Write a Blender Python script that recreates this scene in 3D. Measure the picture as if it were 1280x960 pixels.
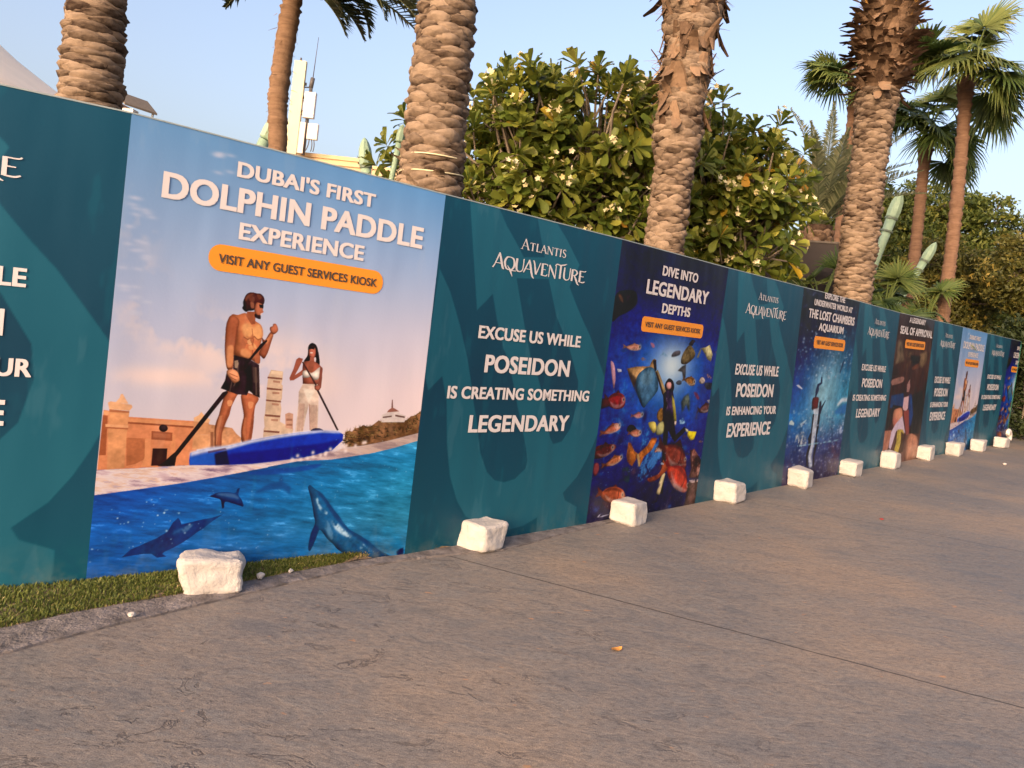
import bpy, bmesh, math, random
import numpy as np
from mathutils import Vector, Matrix, noise as mnoise

R = math.radians
sc = bpy.context.scene
for o in list(bpy.data.objects):
    bpy.data.objects.remove(o)
COL = sc.collection

# ------------------------------------------------------------------ camera
EYE = 1.6442
PITCH, ROLL = 0.0813385, 0.1077292
cam = bpy.data.cameras.new('camera')
cam.sensor_fit = 'HORIZONTAL'
cam.sensor_width = 36.0
cam.lens = 970.0 / 1280.0 * 36.0
cam.clip_start, cam.clip_end = 0.05, 900.0
co = bpy.data.objects.new('camera', cam)
COL.objects.link(co)
_f = Vector((0, math.cos(PITCH), -math.sin(PITCH)))
_u0 = Vector((0, math.sin(PITCH), math.cos(PITCH)))
_r0 = Vector((1, 0, 0))
_r = _r0 * math.cos(ROLL) + _u0 * math.sin(ROLL)
_u = _u0 * math.cos(ROLL) - _r0 * math.sin(ROLL)
co.matrix_world = Matrix(((_r.x, _u.x, -_f.x, 0), (_r.y, _u.y, -_f.y, 0),
                          (_r.z, _u.z, -_f.z, EYE), (0, 0, 0, 1)))
sc.camera = co

# ------------------------------------------------------------------ sky, sun, exposure
SUN_AZ, SUN_EL = -150.0, 16.0
world = bpy.data.worlds.new('World')
sc.world = world
world.use_nodes = True
wt = world.node_tree
bg = wt.nodes['Background']
sky = wt.nodes.new('ShaderNodeTexSky')
sky.sky_type = 'NISHITA'
sky.sun_disc = False
sky.sun_elevation = R(SUN_EL)
sky.sun_rotation = R(SUN_AZ)
sky.altitude = 0
sky.air_density = 1.0
sky.dust_density = 7.0
sky.ozone_density = 1.0
bal = wt.nodes.new('ShaderNodeMix')          # the camera's white balance, a touch towards magenta
bal.data_type = 'RGBA'
bal.blend_type = 'MULTIPLY'
bal.inputs[0].default_value = 1.0
bal.inputs[7].default_value = (1.06, 0.972, 1.0, 1)
wt.links.new(sky.outputs[0], bal.inputs[6])
wt.links.new(bal.outputs[2], bg.inputs[0])
bg.inputs[1].default_value = 0.15
sun = bpy.data.lights.new('sun', 'SUN')
sun.energy = 0.7
sun.angle = R(32)
sun.color = (1.0, 0.82, 0.64)
so = bpy.data.objects.new('sun', sun)
COL.objects.link(so)
sd = Vector((math.sin(R(SUN_AZ)) * math.cos(R(SUN_EL)), math.cos(R(SUN_AZ)) * math.cos(R(SUN_EL)), math.sin(R(SUN_EL))))
so.rotation_euler = sd.to_track_quat('Z', 'Y').to_euler()
so.location = (0, 0, 30)
vs = sc.view_settings
vs.view_transform = 'Standard'
vs.look = 'None'
vs.gamma = 1.0
vs.use_curve_mapping = False
vs.exposure = 1.5
sc.cycles.max_bounces = 6
sc.cycles.transparent_max_bounces = 4

# ---- outlines of the printed pictures, in panel units (u across, v up)
ART = {
 'dolphin': [
  ('farwood',(118,84,58),1,0,0.45,"0.724,0.318 0.721,0.339 0.735,0.344 0.746,0.342 0.755,0.351 0.773,0.353 0.783,0.360 0.802,0.356 0.813,0.357 0.840,0.374 0.856,0.369 0.886,0.371 0.948,0.377 0.962,0.388 0.977,0.390 0.999,0.403 1.024,0.402 1.009,0.323 0.897,0.304 0.822,0.298 0.729,0.287"),
  ('',(222,205,196),1,0,0.1,"0.850,0.369 0.849,0.389 0.881,0.399 0.912,0.403 0.917,0.394 0.942,0.389 0.943,0.380 0.939,0.371"),
  ('',(150,95,80),1.0,0,0.0,"0.867,0.396 0.873,0.403 0.886,0.410 0.897,0.407 0.914,0.400"),
  ('',(120,80,70),1.0,0,0.0,"0.882,0.409 0.881,0.431 0.884,0.431 0.889,0.409"),
  ('',(110,80,75),1.0,0,0.0,"0.853,0.384 0.887,0.388 0.888,0.384 0.854,0.380"),
  ('',(110,80,75),1.0,0,0.0,"0.900,0.391 0.938,0.387 0.939,0.382 0.901,0.386"),
  ('',(214,182,152),1,0,0.12,"0.453,0.488 0.491,0.486 0.492,0.466 0.490,0.455 0.495,0.451 0.496,0.418 0.492,0.413 0.498,0.396 0.498,0.363 0.544,0.345 0.541,0.330 0.450,0.321 0.449,0.343 0.451,0.349 0.446,0.372 0.448,0.383 0.447,0.416 0.445,0.442 0.446,0.474"),
  ('',(120,72,60),0.9,0,0.0,"0.444,0.471 0.490,0.470 0.491,0.466 0.444,0.467"),
  ('',(120,72,60),0.9,0,0.0,"0.445,0.445 0.492,0.443 0.493,0.439 0.446,0.440"),
  ('',(120,72,60),0.9,0,0.0,"0.446,0.416 0.494,0.414 0.495,0.410 0.447,0.412"),
  ('',(120,72,60),0.9,0,0.0,"0.448,0.380 0.497,0.378 0.497,0.373 0.449,0.375"),
  ('',(120,72,60),0.9,0,0.0,"0.450,0.341 0.500,0.339 0.500,0.334 0.450,0.337"),
  ('',(172,120,98),0.8,0,0.0,"0.462,0.463 0.484,0.462 0.485,0.457 0.463,0.458"),
  ('',(172,120,98),0.8,0,0.0,"0.464,0.435 0.486,0.435 0.487,0.430 0.465,0.430"),
  ('',(172,120,98),0.8,0,0.0,"0.466,0.408 0.488,0.407 0.489,0.402 0.467,0.403"),
  ('',(172,120,98),0.8,0,0.0,"0.469,0.369 0.491,0.369 0.492,0.363 0.470,0.364"),
  ('',(228,198,165),1.0,0,0.0,"0.453,0.486 0.490,0.485 0.490,0.477 0.452,0.478"),
  ('',(196,150,125),1,0,0.15,"0.512,0.382 0.524,0.386 0.538,0.383 0.542,0.345 0.518,0.347"),
  ('',(150,100,82),0.8,0,0.0,"0.517,0.371 0.537,0.371 0.537,0.366 0.518,0.365"),
  ('',(150,100,82),0.8,0,0.0,"0.519,0.358 0.538,0.358 0.539,0.353 0.520,0.353"),
  ('',(224,142,98),1,0,0.08,"0.001,0.247 0.003,0.378 0.014,0.377 0.061,0.365 0.249,0.359 0.262,0.255 0.103,0.252"),
  ('',(226,152,104),1.0,0,0.0,"0.061,0.361 0.250,0.355 0.251,0.347 0.062,0.354"),
  ('',(150,84,58),1.0,0,0.0,"0.062,0.354 0.251,0.347 0.251,0.343 0.062,0.350"),
  ('',(196,118,78),1,0,0.15,"0.066,0.319 0.116,0.318 0.119,0.273 0.097,0.262 0.073,0.257"),
  ('',(236,168,118),1.0,0,0.0,"0.003,0.376 0.018,0.375 0.015,0.367 0.004,0.369"),
  ('',(160,88,58),0.9,0,0.0,"0.002,0.281 0.002,0.367 0.014,0.366 0.019,0.281"),
  ('',(228,158,108),1,0,0.15,"0.025,0.249 0.020,0.324 0.016,0.376 0.067,0.373 0.066,0.317 0.068,0.253"),
  ('',(238,178,130),1.0,0,0.0,"0.011,0.394 0.018,0.397 0.071,0.391 0.074,0.386 0.067,0.378 0.016,0.380"),
  ('',(178,110,76),1.0,0,0.0,"0.016,0.380 0.067,0.377 0.067,0.373 0.017,0.374"),
  ('',(240,184,138),1.0,0,0.0,"0.030,0.395 0.039,0.405 0.041,0.413 0.046,0.414 0.057,0.400 0.063,0.393"),
  ('',(236,170,122),1.0,0,0.0,"0.010,0.348 0.068,0.346 0.068,0.340 0.011,0.342"),
  ('',(170,100,68),1.0,0,0.0,"0.011,0.342 0.068,0.340 0.068,0.337 0.011,0.339"),
  ('',(222,146,98),1.0,0,0.0,"0.182,0.328 0.194,0.327 0.202,0.255 0.189,0.255"),
  ('',(226,150,102),1.0,0,0.0,"0.114,0.317 0.129,0.318 0.135,0.255 0.111,0.255 0.118,0.277"),
  ('',(156,88,60),1.0,0,0.0,"0.129,0.335 0.185,0.332 0.187,0.313 0.131,0.316"),
  ('',(176,104,72),1.0,0,0.0,"0.134,0.330 0.181,0.328 0.181,0.319 0.135,0.321"),
  ('',(58,38,34),1,0,0.2,"0.137,0.296 0.176,0.296 0.178,0.257 0.137,0.257"),
  ('',(46,34,36),1.0,1,0.0,"0.148,0.340 0.150,0.347 0.158,0.350 0.168,0.347 0.172,0.340 0.166,0.334 0.155,0.334"),
  ('',(232,166,116),1,0,0.15,"0.243,0.329 0.287,0.328 0.291,0.295 0.244,0.294"),
  ('',(240,184,134),1.0,0,0.0,"0.240,0.367 0.253,0.373 0.259,0.381 0.267,0.374 0.287,0.363 0.284,0.356 0.241,0.359"),
  ('',(226,160,112),1,0,0.1,"0.241,0.359 0.284,0.356 0.287,0.328 0.243,0.329"),
  ('',(224,158,112),1,0,0.3,"0.283,0.353 0.353,0.345 0.367,0.332 0.383,0.322 0.383,0.310 0.291,0.294"),
  ('',(140,86,62),0.8,0,0.0,"0.291,0.335 0.300,0.335 0.305,0.297 0.296,0.297"),
  ('',(140,86,62),0.8,0,0.0,"0.308,0.330 0.314,0.331 0.318,0.300 0.312,0.300"),
  ('',(44,26,28),1.0,1,0.0,"0.563,0.550 0.567,0.558 0.576,0.562 0.587,0.559 0.594,0.551 0.602,0.533 0.608,0.509 0.595,0.510 0.592,0.527 0.578,0.520 0.564,0.514 0.554,0.515 0.564,0.531"),
  ('',(176,100,80),1.0,1,0.0,"0.566,0.548 0.575,0.553 0.587,0.549 0.590,0.535 0.587,0.525 0.578,0.523 0.569,0.530"),
  ('',(170,96,76),1.0,0,0.0,"0.573,0.526 0.586,0.527 0.591,0.510 0.574,0.509"),
  ('',(30,18,22),1.0,0,0.0,"0.563,0.550 0.573,0.553 0.584,0.552 0.584,0.546 0.575,0.547 0.564,0.544"),
  ('',(232,205,190),1.0,0,0.0,"0.571,0.539 0.581,0.539 0.580,0.536 0.573,0.536"),
  ('',(150,84,66),1,1,0.12,"0.553,0.512 0.575,0.517 0.594,0.515 0.615,0.504 0.620,0.495 0.616,0.466 0.611,0.456 0.565,0.455 0.557,0.468 0.553,0.491"),
  ('',(150,84,66),1,0,0.1,"0.529,0.518 0.537,0.523 0.550,0.521 0.549,0.515 0.539,0.495 0.530,0.479 0.548,0.490 0.555,0.496 0.556,0.482 0.527,0.466 0.516,0.465 0.513,0.471 0.523,0.494"),
  ('',(130,70,56),1,0,0.1,"0.609,0.503 0.618,0.503 0.621,0.475 0.621,0.451 0.611,0.450 0.611,0.474"),
  ('',(238,222,206),1.0,1,0.0,"0.554,0.489 0.567,0.493 0.585,0.488 0.608,0.503 0.610,0.494 0.609,0.474 0.595,0.470 0.584,0.478 0.573,0.475 0.557,0.475"),
  ('',(150,86,66),0.9,1,0.0,"0.572,0.514 0.588,0.515 0.588,0.493 0.581,0.487 0.572,0.495"),
  ('',(214,188,168),1,0,0.2,"0.559,0.459 0.608,0.460 0.614,0.442 0.619,0.405 0.625,0.343 0.599,0.341 0.586,0.407 0.580,0.373 0.577,0.339 0.550,0.337 0.551,0.372 0.551,0.406 0.548,0.439"),
  ('',(162,112,92),0.7,0,0.0,"0.586,0.411 0.590,0.407 0.601,0.343 0.598,0.343"),
  ('',(176,132,112),0.6,0,0.0,"0.554,0.409 0.556,0.410 0.559,0.340 0.556,0.340"),
  ('',(176,132,112),0.6,0,0.0,"0.592,0.407 0.595,0.407 0.605,0.344 0.602,0.344"),
  ('',(176,132,112),0.6,0,0.0,"0.557,0.410 0.560,0.410 0.563,0.340 0.560,0.340"),
  ('',(176,132,112),0.6,0,0.0,"0.597,0.407 0.599,0.408 0.609,0.344 0.606,0.344"),
  ('',(176,132,112),0.6,0,0.0,"0.561,0.410 0.564,0.410 0.567,0.340 0.564,0.340"),
  ('',(176,132,112),0.6,0,0.0,"0.601,0.408 0.604,0.408 0.613,0.344 0.610,0.344"),
  ('',(176,132,112),0.6,0,0.0,"0.565,0.410 0.568,0.410 0.572,0.340 0.569,0.340"),
  ('',(176,132,112),0.6,0,0.0,"0.606,0.408 0.608,0.408 0.617,0.344 0.614,0.344"),
  ('',(176,132,112),0.6,0,0.0,"0.569,0.410 0.572,0.410 0.576,0.341 0.573,0.340"),
  ('',(176,132,112),0.6,0,0.0,"0.610,0.408 0.613,0.408 0.621,0.344 0.618,0.344"),
  ('',(240,226,206),0.9,0,0.0,"0.562,0.447 0.602,0.445 0.586,0.410"),
  ('',(70,48,46),1.0,0,0.0,"0.548,0.512 0.552,0.514 0.606,0.458 0.602,0.455"),
  ('',(52,36,38),1.0,0,0.0,"0.597,0.456 0.605,0.456 0.698,0.345 0.692,0.343"),
  ('',(150,84,66),1.0,1,0.0,"0.599,0.453 0.612,0.458 0.619,0.450 0.612,0.444 0.602,0.446"),
  ('',(28,30,60),1.0,1,0.0,"0.602,0.341 0.613,0.348 0.633,0.348 0.644,0.342"),
  ('',(170,96,66),1,1,0.12,"0.326,0.432 0.359,0.430 0.354,0.416 0.344,0.394 0.341,0.376 0.335,0.363 0.329,0.347 0.325,0.330 0.326,0.298 0.309,0.297 0.304,0.322 0.302,0.343 0.305,0.361 0.310,0.375 0.315,0.400"),
  ('',(232,158,110),0.9,1,0.0,"0.331,0.409 0.345,0.409 0.344,0.398 0.334,0.397"),
  ('',(206,130,88),0.7,0,0.0,"0.312,0.372 0.321,0.375 0.315,0.333 0.313,0.305 0.311,0.305 0.307,0.336"),
  ('',(120,64,46),0.5,0,0.0,"0.344,0.394 0.335,0.363 0.325,0.330 0.326,0.299 0.320,0.299 0.320,0.333 0.328,0.365 0.335,0.390"),
  ('',(170,96,66),1,1,0.12,"0.370,0.429 0.422,0.420 0.416,0.400 0.415,0.382 0.416,0.360 0.416,0.339 0.412,0.312 0.388,0.310 0.382,0.327 0.380,0.345 0.382,0.363 0.383,0.378"),
  ('',(226,150,104),0.9,1,0.0,"0.394,0.408 0.409,0.407 0.407,0.395 0.397,0.393"),
  ('',(198,122,84),0.6,0,0.0,"0.387,0.370 0.393,0.371 0.393,0.342 0.401,0.313 0.396,0.313 0.386,0.335"),
  ('',(116,62,46),0.5,0,0.0,"0.414,0.400 0.416,0.360 0.415,0.332 0.412,0.313 0.404,0.313 0.407,0.342 0.408,0.378"),
  ('',(184,108,72),1,1,0.1,"0.316,0.607 0.336,0.610 0.359,0.616 0.387,0.601 0.408,0.591 0.416,0.571 0.412,0.547 0.414,0.523 0.414,0.500 0.382,0.510 0.338,0.514 0.331,0.530 0.337,0.546 0.331,0.569"),
  ('',(150,84,58),1,1,0.1,"0.316,0.607 0.307,0.595 0.304,0.580 0.305,0.554 0.309,0.518 0.320,0.483 0.337,0.485 0.334,0.525 0.339,0.546 0.340,0.575 0.340,0.599"),
  ('',(222,148,98),0.8,1,0.0,"0.315,0.534 0.330,0.538 0.335,0.519 0.335,0.493 0.321,0.487 0.316,0.508"),
  ('',(120,64,46),0.7,0,0.0,"0.335,0.583 0.338,0.583 0.338,0.545 0.337,0.520 0.334,0.519 0.335,0.546"),
  ('',(238,172,112),0.9,1,0.1,"0.350,0.586 0.371,0.594 0.385,0.585 0.397,0.595 0.411,0.584 0.415,0.566 0.399,0.556 0.384,0.566 0.376,0.555 0.360,0.564"),
  ('',(132,72,48),0.8,0,0.0,"0.358,0.562 0.370,0.557 0.384,0.560 0.390,0.566 0.402,0.558 0.415,0.563 0.415,0.561 0.403,0.555 0.390,0.562 0.384,0.557 0.371,0.554 0.359,0.559"),
  ('',(140,78,54),0.7,0,0.0,"0.380,0.582 0.382,0.582 0.390,0.556 0.392,0.521 0.389,0.521 0.387,0.555"),
  ('',(150,86,60),0.6,0,0.0,"0.367,0.547 0.396,0.545 0.396,0.544 0.367,0.545"),
  ('',(176,104,70),0.8,1,0.0,"0.365,0.564 0.378,0.561 0.384,0.569 0.388,0.561 0.379,0.555"),
  ('',(244,184,126),0.8,1,0.0,"0.371,0.551 0.379,0.557 0.387,0.550 0.384,0.544 0.376,0.544"),
  ('',(240,176,116),0.8,1,0.0,"0.388,0.548 0.396,0.545 0.402,0.536 0.394,0.537"),
  ('',(236,170,112),0.8,1,0.0,"0.376,0.540 0.388,0.542 0.392,0.533 0.381,0.532"),
  ('',(164,94,64),0.5,1,0.0,"0.353,0.553 0.359,0.554 0.368,0.543 0.365,0.532 0.360,0.521 0.354,0.521"),
  ('',(232,162,106),0.7,1,0.0,"0.356,0.532 0.377,0.531 0.387,0.521 0.380,0.512 0.357,0.518"),
  ('',(168,98,68),0.8,1,0.0,"0.379,0.555 0.384,0.555 0.391,0.545 0.386,0.545"),
  ('',(176,102,72),0.8,0,0.0,"0.397,0.524 0.412,0.536 0.414,0.500 0.401,0.504"),
  ('',(152,86,62),1,1,0.1,"0.414,0.563 0.424,0.558 0.437,0.577 0.448,0.574 0.444,0.555 0.438,0.532 0.434,0.523 0.427,0.513 0.416,0.519 0.410,0.525 0.417,0.547"),
  ('',(222,146,98),0.8,0,0.0,"0.423,0.553 0.441,0.574 0.446,0.572 0.431,0.548"),
  ('',(178,104,76),1,1,0.1,"0.435,0.585 0.436,0.590 0.443,0.593 0.444,0.598 0.452,0.599 0.458,0.593 0.461,0.586 0.459,0.580 0.450,0.574 0.441,0.576"),
  ('',(160,90,62),1,0,0.08,"0.361,0.620 0.387,0.622 0.389,0.593 0.378,0.591 0.360,0.609"),
  ('',(66,36,32),1,1,0.3,"0.346,0.641 0.352,0.657 0.361,0.664 0.373,0.666 0.385,0.665 0.396,0.665 0.406,0.659 0.410,0.650 0.407,0.640 0.398,0.642 0.389,0.630 0.377,0.624 0.365,0.622 0.357,0.619 0.346,0.626 0.348,0.633"),
  ('',(176,104,76),1.0,1,0.0,"0.387,0.644 0.398,0.643 0.406,0.639 0.408,0.626 0.410,0.623 0.404,0.620 0.402,0.613 0.392,0.613 0.383,0.622 0.383,0.634"),
  ('',(50,28,28),1.0,1,0.0,"0.385,0.617 0.395,0.615 0.403,0.614 0.403,0.606 0.392,0.607 0.385,0.611"),
  ('',(34,22,26),1.0,0,0.0,"0.394,0.640 0.408,0.640 0.409,0.632 0.398,0.632"),
  ('',(186,112,82),1.0,0,0.0,"0.402,0.624 0.409,0.626 0.411,0.624 0.408,0.621 0.404,0.620"),
  ('',(236,206,190),0.8,0,0.0,"0.401,0.619 0.407,0.621 0.406,0.617 0.401,0.616"),
  ('',(150,90,66),0.9,1,0.0,"0.369,0.644 0.378,0.642 0.381,0.631 0.374,0.629 0.369,0.635"),
  ('',(128,74,56),0.8,1,0.0,"0.351,0.650 0.360,0.660 0.375,0.664 0.372,0.659 0.360,0.651 0.355,0.643"),
  ('',(118,66,50),0.7,1,0.0,"0.362,0.657 0.376,0.656 0.380,0.648 0.374,0.642 0.365,0.646"),
  ('',(120,70,52),0.7,1,0.0,"0.385,0.662 0.395,0.662 0.401,0.656 0.393,0.652"),
  ('',(50,38,42),1,0,0.35,"0.335,0.516 0.382,0.510 0.414,0.498 0.424,0.439 0.427,0.419 0.407,0.425 0.399,0.431 0.391,0.435 0.387,0.424 0.356,0.425 0.307,0.437 0.317,0.455 0.320,0.476 0.338,0.483"),
  ('',(32,24,30),0.6,0,0.0,"0.378,0.491 0.390,0.502 0.406,0.428 0.392,0.436 0.380,0.426"),
  ('',(96,76,68),0.8,0,0.0,"0.347,0.499 0.353,0.500 0.355,0.463 0.347,0.444 0.343,0.443 0.350,0.465"),
  ('',(86,68,62),0.8,0,0.0,"0.338,0.464 0.342,0.464 0.336,0.430 0.332,0.428"),
  ('',(104,84,74),0.8,0,0.0,"0.402,0.492 0.407,0.491 0.418,0.425 0.413,0.425"),
  ('',(84,66,60),0.7,0,0.0,"0.413,0.482 0.416,0.482 0.425,0.428 0.422,0.428"),
  ('',(190,160,130),0.7,0,0.0,"0.339,0.503 0.349,0.505 0.352,0.497 0.350,0.486 0.342,0.487"),
  ('',(110,86,74),0.55,0,0.0,"0.394,0.492 0.408,0.490 0.416,0.455 0.403,0.455"),
  ('',(220,146,104),1,1,0.15,"0.320,0.479 0.338,0.483 0.353,0.476 0.360,0.460 0.356,0.455 0.345,0.451 0.334,0.459 0.323,0.469"),
  ('',(140,80,56),0.9,0,0.0,"0.330,0.466 0.352,0.459 0.350,0.457 0.331,0.464"),
  ('',(140,80,56),0.8,0,0.0,"0.328,0.474 0.354,0.467 0.353,0.465 0.328,0.472"),
  ('',(140,80,56),0.8,0,0.0,"0.334,0.459 0.348,0.454 0.346,0.452 0.335,0.457"),
  ('',(44,28,30),1.0,0,0.0,"0.411,0.547 0.429,0.559 0.432,0.556 0.395,0.516 0.363,0.479 0.358,0.483 0.388,0.518"),
  ('',(44,30,34),1.0,0,0.0,"0.314,0.428 0.326,0.432 0.330,0.428 0.211,0.286 0.203,0.277 0.201,0.255 0.154,0.256 0.175,0.269 0.187,0.280 0.198,0.288"),
  ('water',(0,0,0),1,0,0,"-0.005,0.241 0.000,0.249 0.103,0.252 0.218,0.257 0.251,0.258 0.424,0.261 0.497,0.268 0.593,0.276 0.682,0.294 0.722,0.310 0.727,0.300 0.791,0.305 0.879,0.318 1.008,0.343 1.092,0.088 1.119,-0.070 0.512,-0.025 -0.059,0.017"),
  ('surface',(0,0,0),1,0,0,"-0.005,0.241 0.000,0.249 0.103,0.252 0.218,0.257 0.251,0.258 0.424,0.261 0.497,0.268 0.593,0.276 0.682,0.294 0.722,0.310 0.727,0.300 0.791,0.305 0.879,0.318 1.008,0.343 1.014,0.323 0.911,0.300 0.828,0.285 0.684,0.268 0.569,0.264 0.475,0.251 0.475,0.250 0.329,0.230 0.226,0.217 0.109,0.205 0.001,0.195"),
  ('',(34,70,150),0.75,1,0.0,"0.414,0.237 0.482,0.246 0.548,0.248 0.647,0.257 0.628,0.244 0.550,0.235 0.456,0.231"),
  ('board',(26,60,178),1,0,0.12,"0.239,0.269 0.240,0.286 0.288,0.297 0.347,0.302 0.417,0.317 0.489,0.328 0.565,0.337 0.637,0.343 0.696,0.342 0.716,0.334 0.716,0.318 0.683,0.292 0.594,0.274 0.498,0.265 0.424,0.259 0.318,0.257 0.241,0.258"),
  ('',(22,34,112),0.75,0,0.0,"0.350,0.284 0.493,0.296 0.639,0.309 0.710,0.322 0.683,0.292 0.594,0.274 0.498,0.265 0.424,0.259 0.353,0.258"),
  ('',(60,110,200),0.6,0,0.0,"0.240,0.279 0.310,0.289 0.318,0.258 0.241,0.258"),
  ('',(30,28,50),0.9,0,0.0,"0.309,0.283 0.344,0.293 0.357,0.258 0.316,0.257"),
  ('',(214,214,232),0.95,0,0.12,"0.240,0.288 0.287,0.299 0.347,0.304 0.416,0.318 0.489,0.329 0.565,0.338 0.637,0.344 0.696,0.344 0.713,0.338 0.697,0.337 0.638,0.338 0.566,0.331 0.490,0.321 0.418,0.310 0.348,0.294 0.289,0.288 0.241,0.278"),
  ('',(70,40,60),0.6,0,0.0,"0.289,0.290 0.339,0.298 0.344,0.294 0.291,0.285"),
  ('',(235,225,228),0.7,1,0.0,"0.683,0.292 0.712,0.310 0.720,0.308 0.719,0.298 0.689,0.288"),
  ('',(60,92,150),0.35,0,0.0,"0.439,0.185 0.469,0.203 0.491,0.211 0.515,0.212 0.520,0.228 0.530,0.212 0.555,0.198 0.554,0.180 0.531,0.195 0.470,0.192"),
  ('',(28,64,122),0.5,0,0.0,"0.439,0.185 0.469,0.203 0.491,0.211 0.515,0.212 0.519,0.233 0.532,0.211 0.557,0.200 0.556,0.180 0.531,0.195 0.470,0.192"),
  ('',(34,62,116),1,1,0.15,"0.308,0.184 0.318,0.188 0.330,0.192 0.356,0.193 0.383,0.190 0.387,0.198 0.395,0.201 0.393,0.185 0.405,0.172 0.412,0.156 0.395,0.160 0.377,0.165 0.355,0.169 0.354,0.156 0.348,0.155 0.341,0.174 0.327,0.179"),
  ('',(92,128,170),0.5,1,0.0,"0.326,0.189 0.356,0.190 0.383,0.186 0.396,0.175 0.375,0.179 0.350,0.183"),
  ('',(28,56,112),1,0,0.2,"0.084,0.055 0.105,0.071 0.124,0.077 0.142,0.083 0.172,0.093 0.199,0.106 0.212,0.127 0.225,0.137 0.232,0.130 0.236,0.121 0.254,0.124 0.278,0.128 0.299,0.131 0.322,0.133 0.353,0.140 0.323,0.124 0.301,0.110 0.281,0.100 0.262,0.088 0.243,0.078 0.219,0.068 0.196,0.060 0.191,0.056 0.204,0.049 0.178,0.048 0.161,0.058 0.141,0.059 0.126,0.058 0.107,0.057"),
  ('',(80,120,170),0.35,1,0.3,"0.150,0.082 0.184,0.094 0.215,0.106 0.250,0.117 0.239,0.105 0.208,0.093 0.178,0.081 0.155,0.077"),
  ('',(120,160,190),0.35,1,0.4,"0.239,0.109 0.254,0.119 0.270,0.122 0.263,0.112 0.248,0.102"),
  ('',(34,84,128),1,1,0.22,"0.614,0.194 0.615,0.200 0.621,0.202 0.638,0.192 0.653,0.185 0.670,0.175 0.685,0.161 0.709,0.138 0.733,0.118 0.771,0.084 0.812,0.066 0.854,0.046 0.892,0.023 0.948,-0.003 0.874,-0.007 0.817,-0.003 0.747,0.025 0.723,0.043 0.700,0.058 0.670,0.083 0.659,0.058 0.645,0.030 0.637,0.039 0.640,0.074 0.651,0.101 0.644,0.121 0.635,0.148 0.623,0.176"),
  ('',(24,58,104),0.7,1,0.0,"0.653,0.185 0.685,0.161 0.733,0.118 0.771,0.084 0.854,0.046 0.930,-0.001 0.894,0.009 0.832,0.043 0.760,0.081 0.712,0.118 0.678,0.155 0.651,0.177"),
  ('',(20,50,96),0.9,1,0.0,"0.637,0.039 0.641,0.074 0.653,0.097 0.667,0.085 0.658,0.058 0.645,0.031"),
  ('',(178,200,210),0.6,1,0.6,"0.642,0.175 0.649,0.177 0.657,0.155 0.673,0.139 0.689,0.131 0.688,0.123 0.663,0.136 0.649,0.156"),
  ('',(186,206,214),0.75,1,0.6,"0.709,0.107 0.731,0.098 0.749,0.085 0.785,0.064 0.777,0.058 0.749,0.069 0.722,0.086"),
  ('',(190,208,214),0.6,1,0.6,"0.795,0.051 0.832,0.041 0.853,0.019 0.826,0.013 0.802,0.022"),
  ('',(110,150,178),0.4,1,0.4,"0.672,0.104 0.693,0.107 0.719,0.071 0.716,0.055 0.692,0.080"),
  ('',(16,30,66),0.9,0,0.0,"0.965,0.012 0.980,0.020 0.993,0.022 0.997,-0.002 0.971,0.003"),
 ],
 'teal': [
  ('mark',(0,0,0),1,0,0,"0.107,1.017 0.569,1.018 0.583,0.992 0.648,0.953 0.741,0.886 0.695,0.811 0.741,0.767 0.804,0.711 0.867,0.660 0.944,0.582 1.005,0.519 1.026,0.440 1.017,0.359 0.982,0.294 0.945,0.237 0.895,0.181 0.816,0.131 0.836,0.105 0.920,0.078 0.917,-0.067 0.685,-0.045 0.673,0.060 0.595,0.038 0.499,0.029 0.422,0.036 0.356,0.051 0.271,0.086 0.218,0.137 0.169,0.213 0.136,0.312 0.112,0.432 0.078,0.503 0.022,0.461 -0.021,0.546 0.002,0.649 0.011,0.799 0.070,0.741 0.132,0.652 0.189,0.554 0.222,0.482 0.247,0.421 0.272,0.371 0.308,0.277 0.354,0.218 0.400,0.191 0.454,0.182 0.512,0.191 0.566,0.222 0.572,0.249 0.547,0.303 0.488,0.403 0.399,0.562 0.364,0.594 0.311,0.679 0.275,0.752 0.206,0.699"),
  ('hole',(0,0,0),1,0,0,"0.237,1.020 0.448,1.023 0.466,0.992 0.493,0.945 0.528,0.887 0.414,0.875 0.364,0.913 0.305,0.955"),
  ('hole',(0,0,0),1,0,0,"0.388,0.809 0.566,0.823 0.638,0.712 0.744,0.611 0.782,0.562 0.824,0.508 0.837,0.438 0.811,0.347 0.767,0.305 0.715,0.298 0.690,0.321 0.630,0.436 0.536,0.567 0.522,0.567 0.459,0.677"),
 ],
 'dive': [
  ('',(26,20,24),1,1,0.5,"-0.003,0.793 0.018,0.821 0.078,0.833 0.148,0.835 0.177,0.814 0.172,0.787 0.118,0.760 0.054,0.741 0.001,0.720"),
  ('',(130,84,50),0.6,1,0.0,"0.024,0.814 0.050,0.812 0.069,0.791 0.047,0.793"),
  ('',(44,100,185),0.45,0,0.3,"0.109,0.353 0.264,0.363 0.299,0.312 0.290,0.278 0.115,0.300"),
  ('',(70,150,215),0.6,0,0.3,"0.365,0.353 0.548,0.332 0.584,0.224 0.469,0.153 0.385,0.132 0.383,0.232"),
  ('',(52,120,200),0.45,0,0.3,"0.075,0.530 0.210,0.541 0.299,0.439 0.197,0.398 0.080,0.455"),
  ('',(52,110,190),0.5,0,0.3,"0.101,0.382 0.193,0.381 0.209,0.294 0.116,0.297"),
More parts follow.
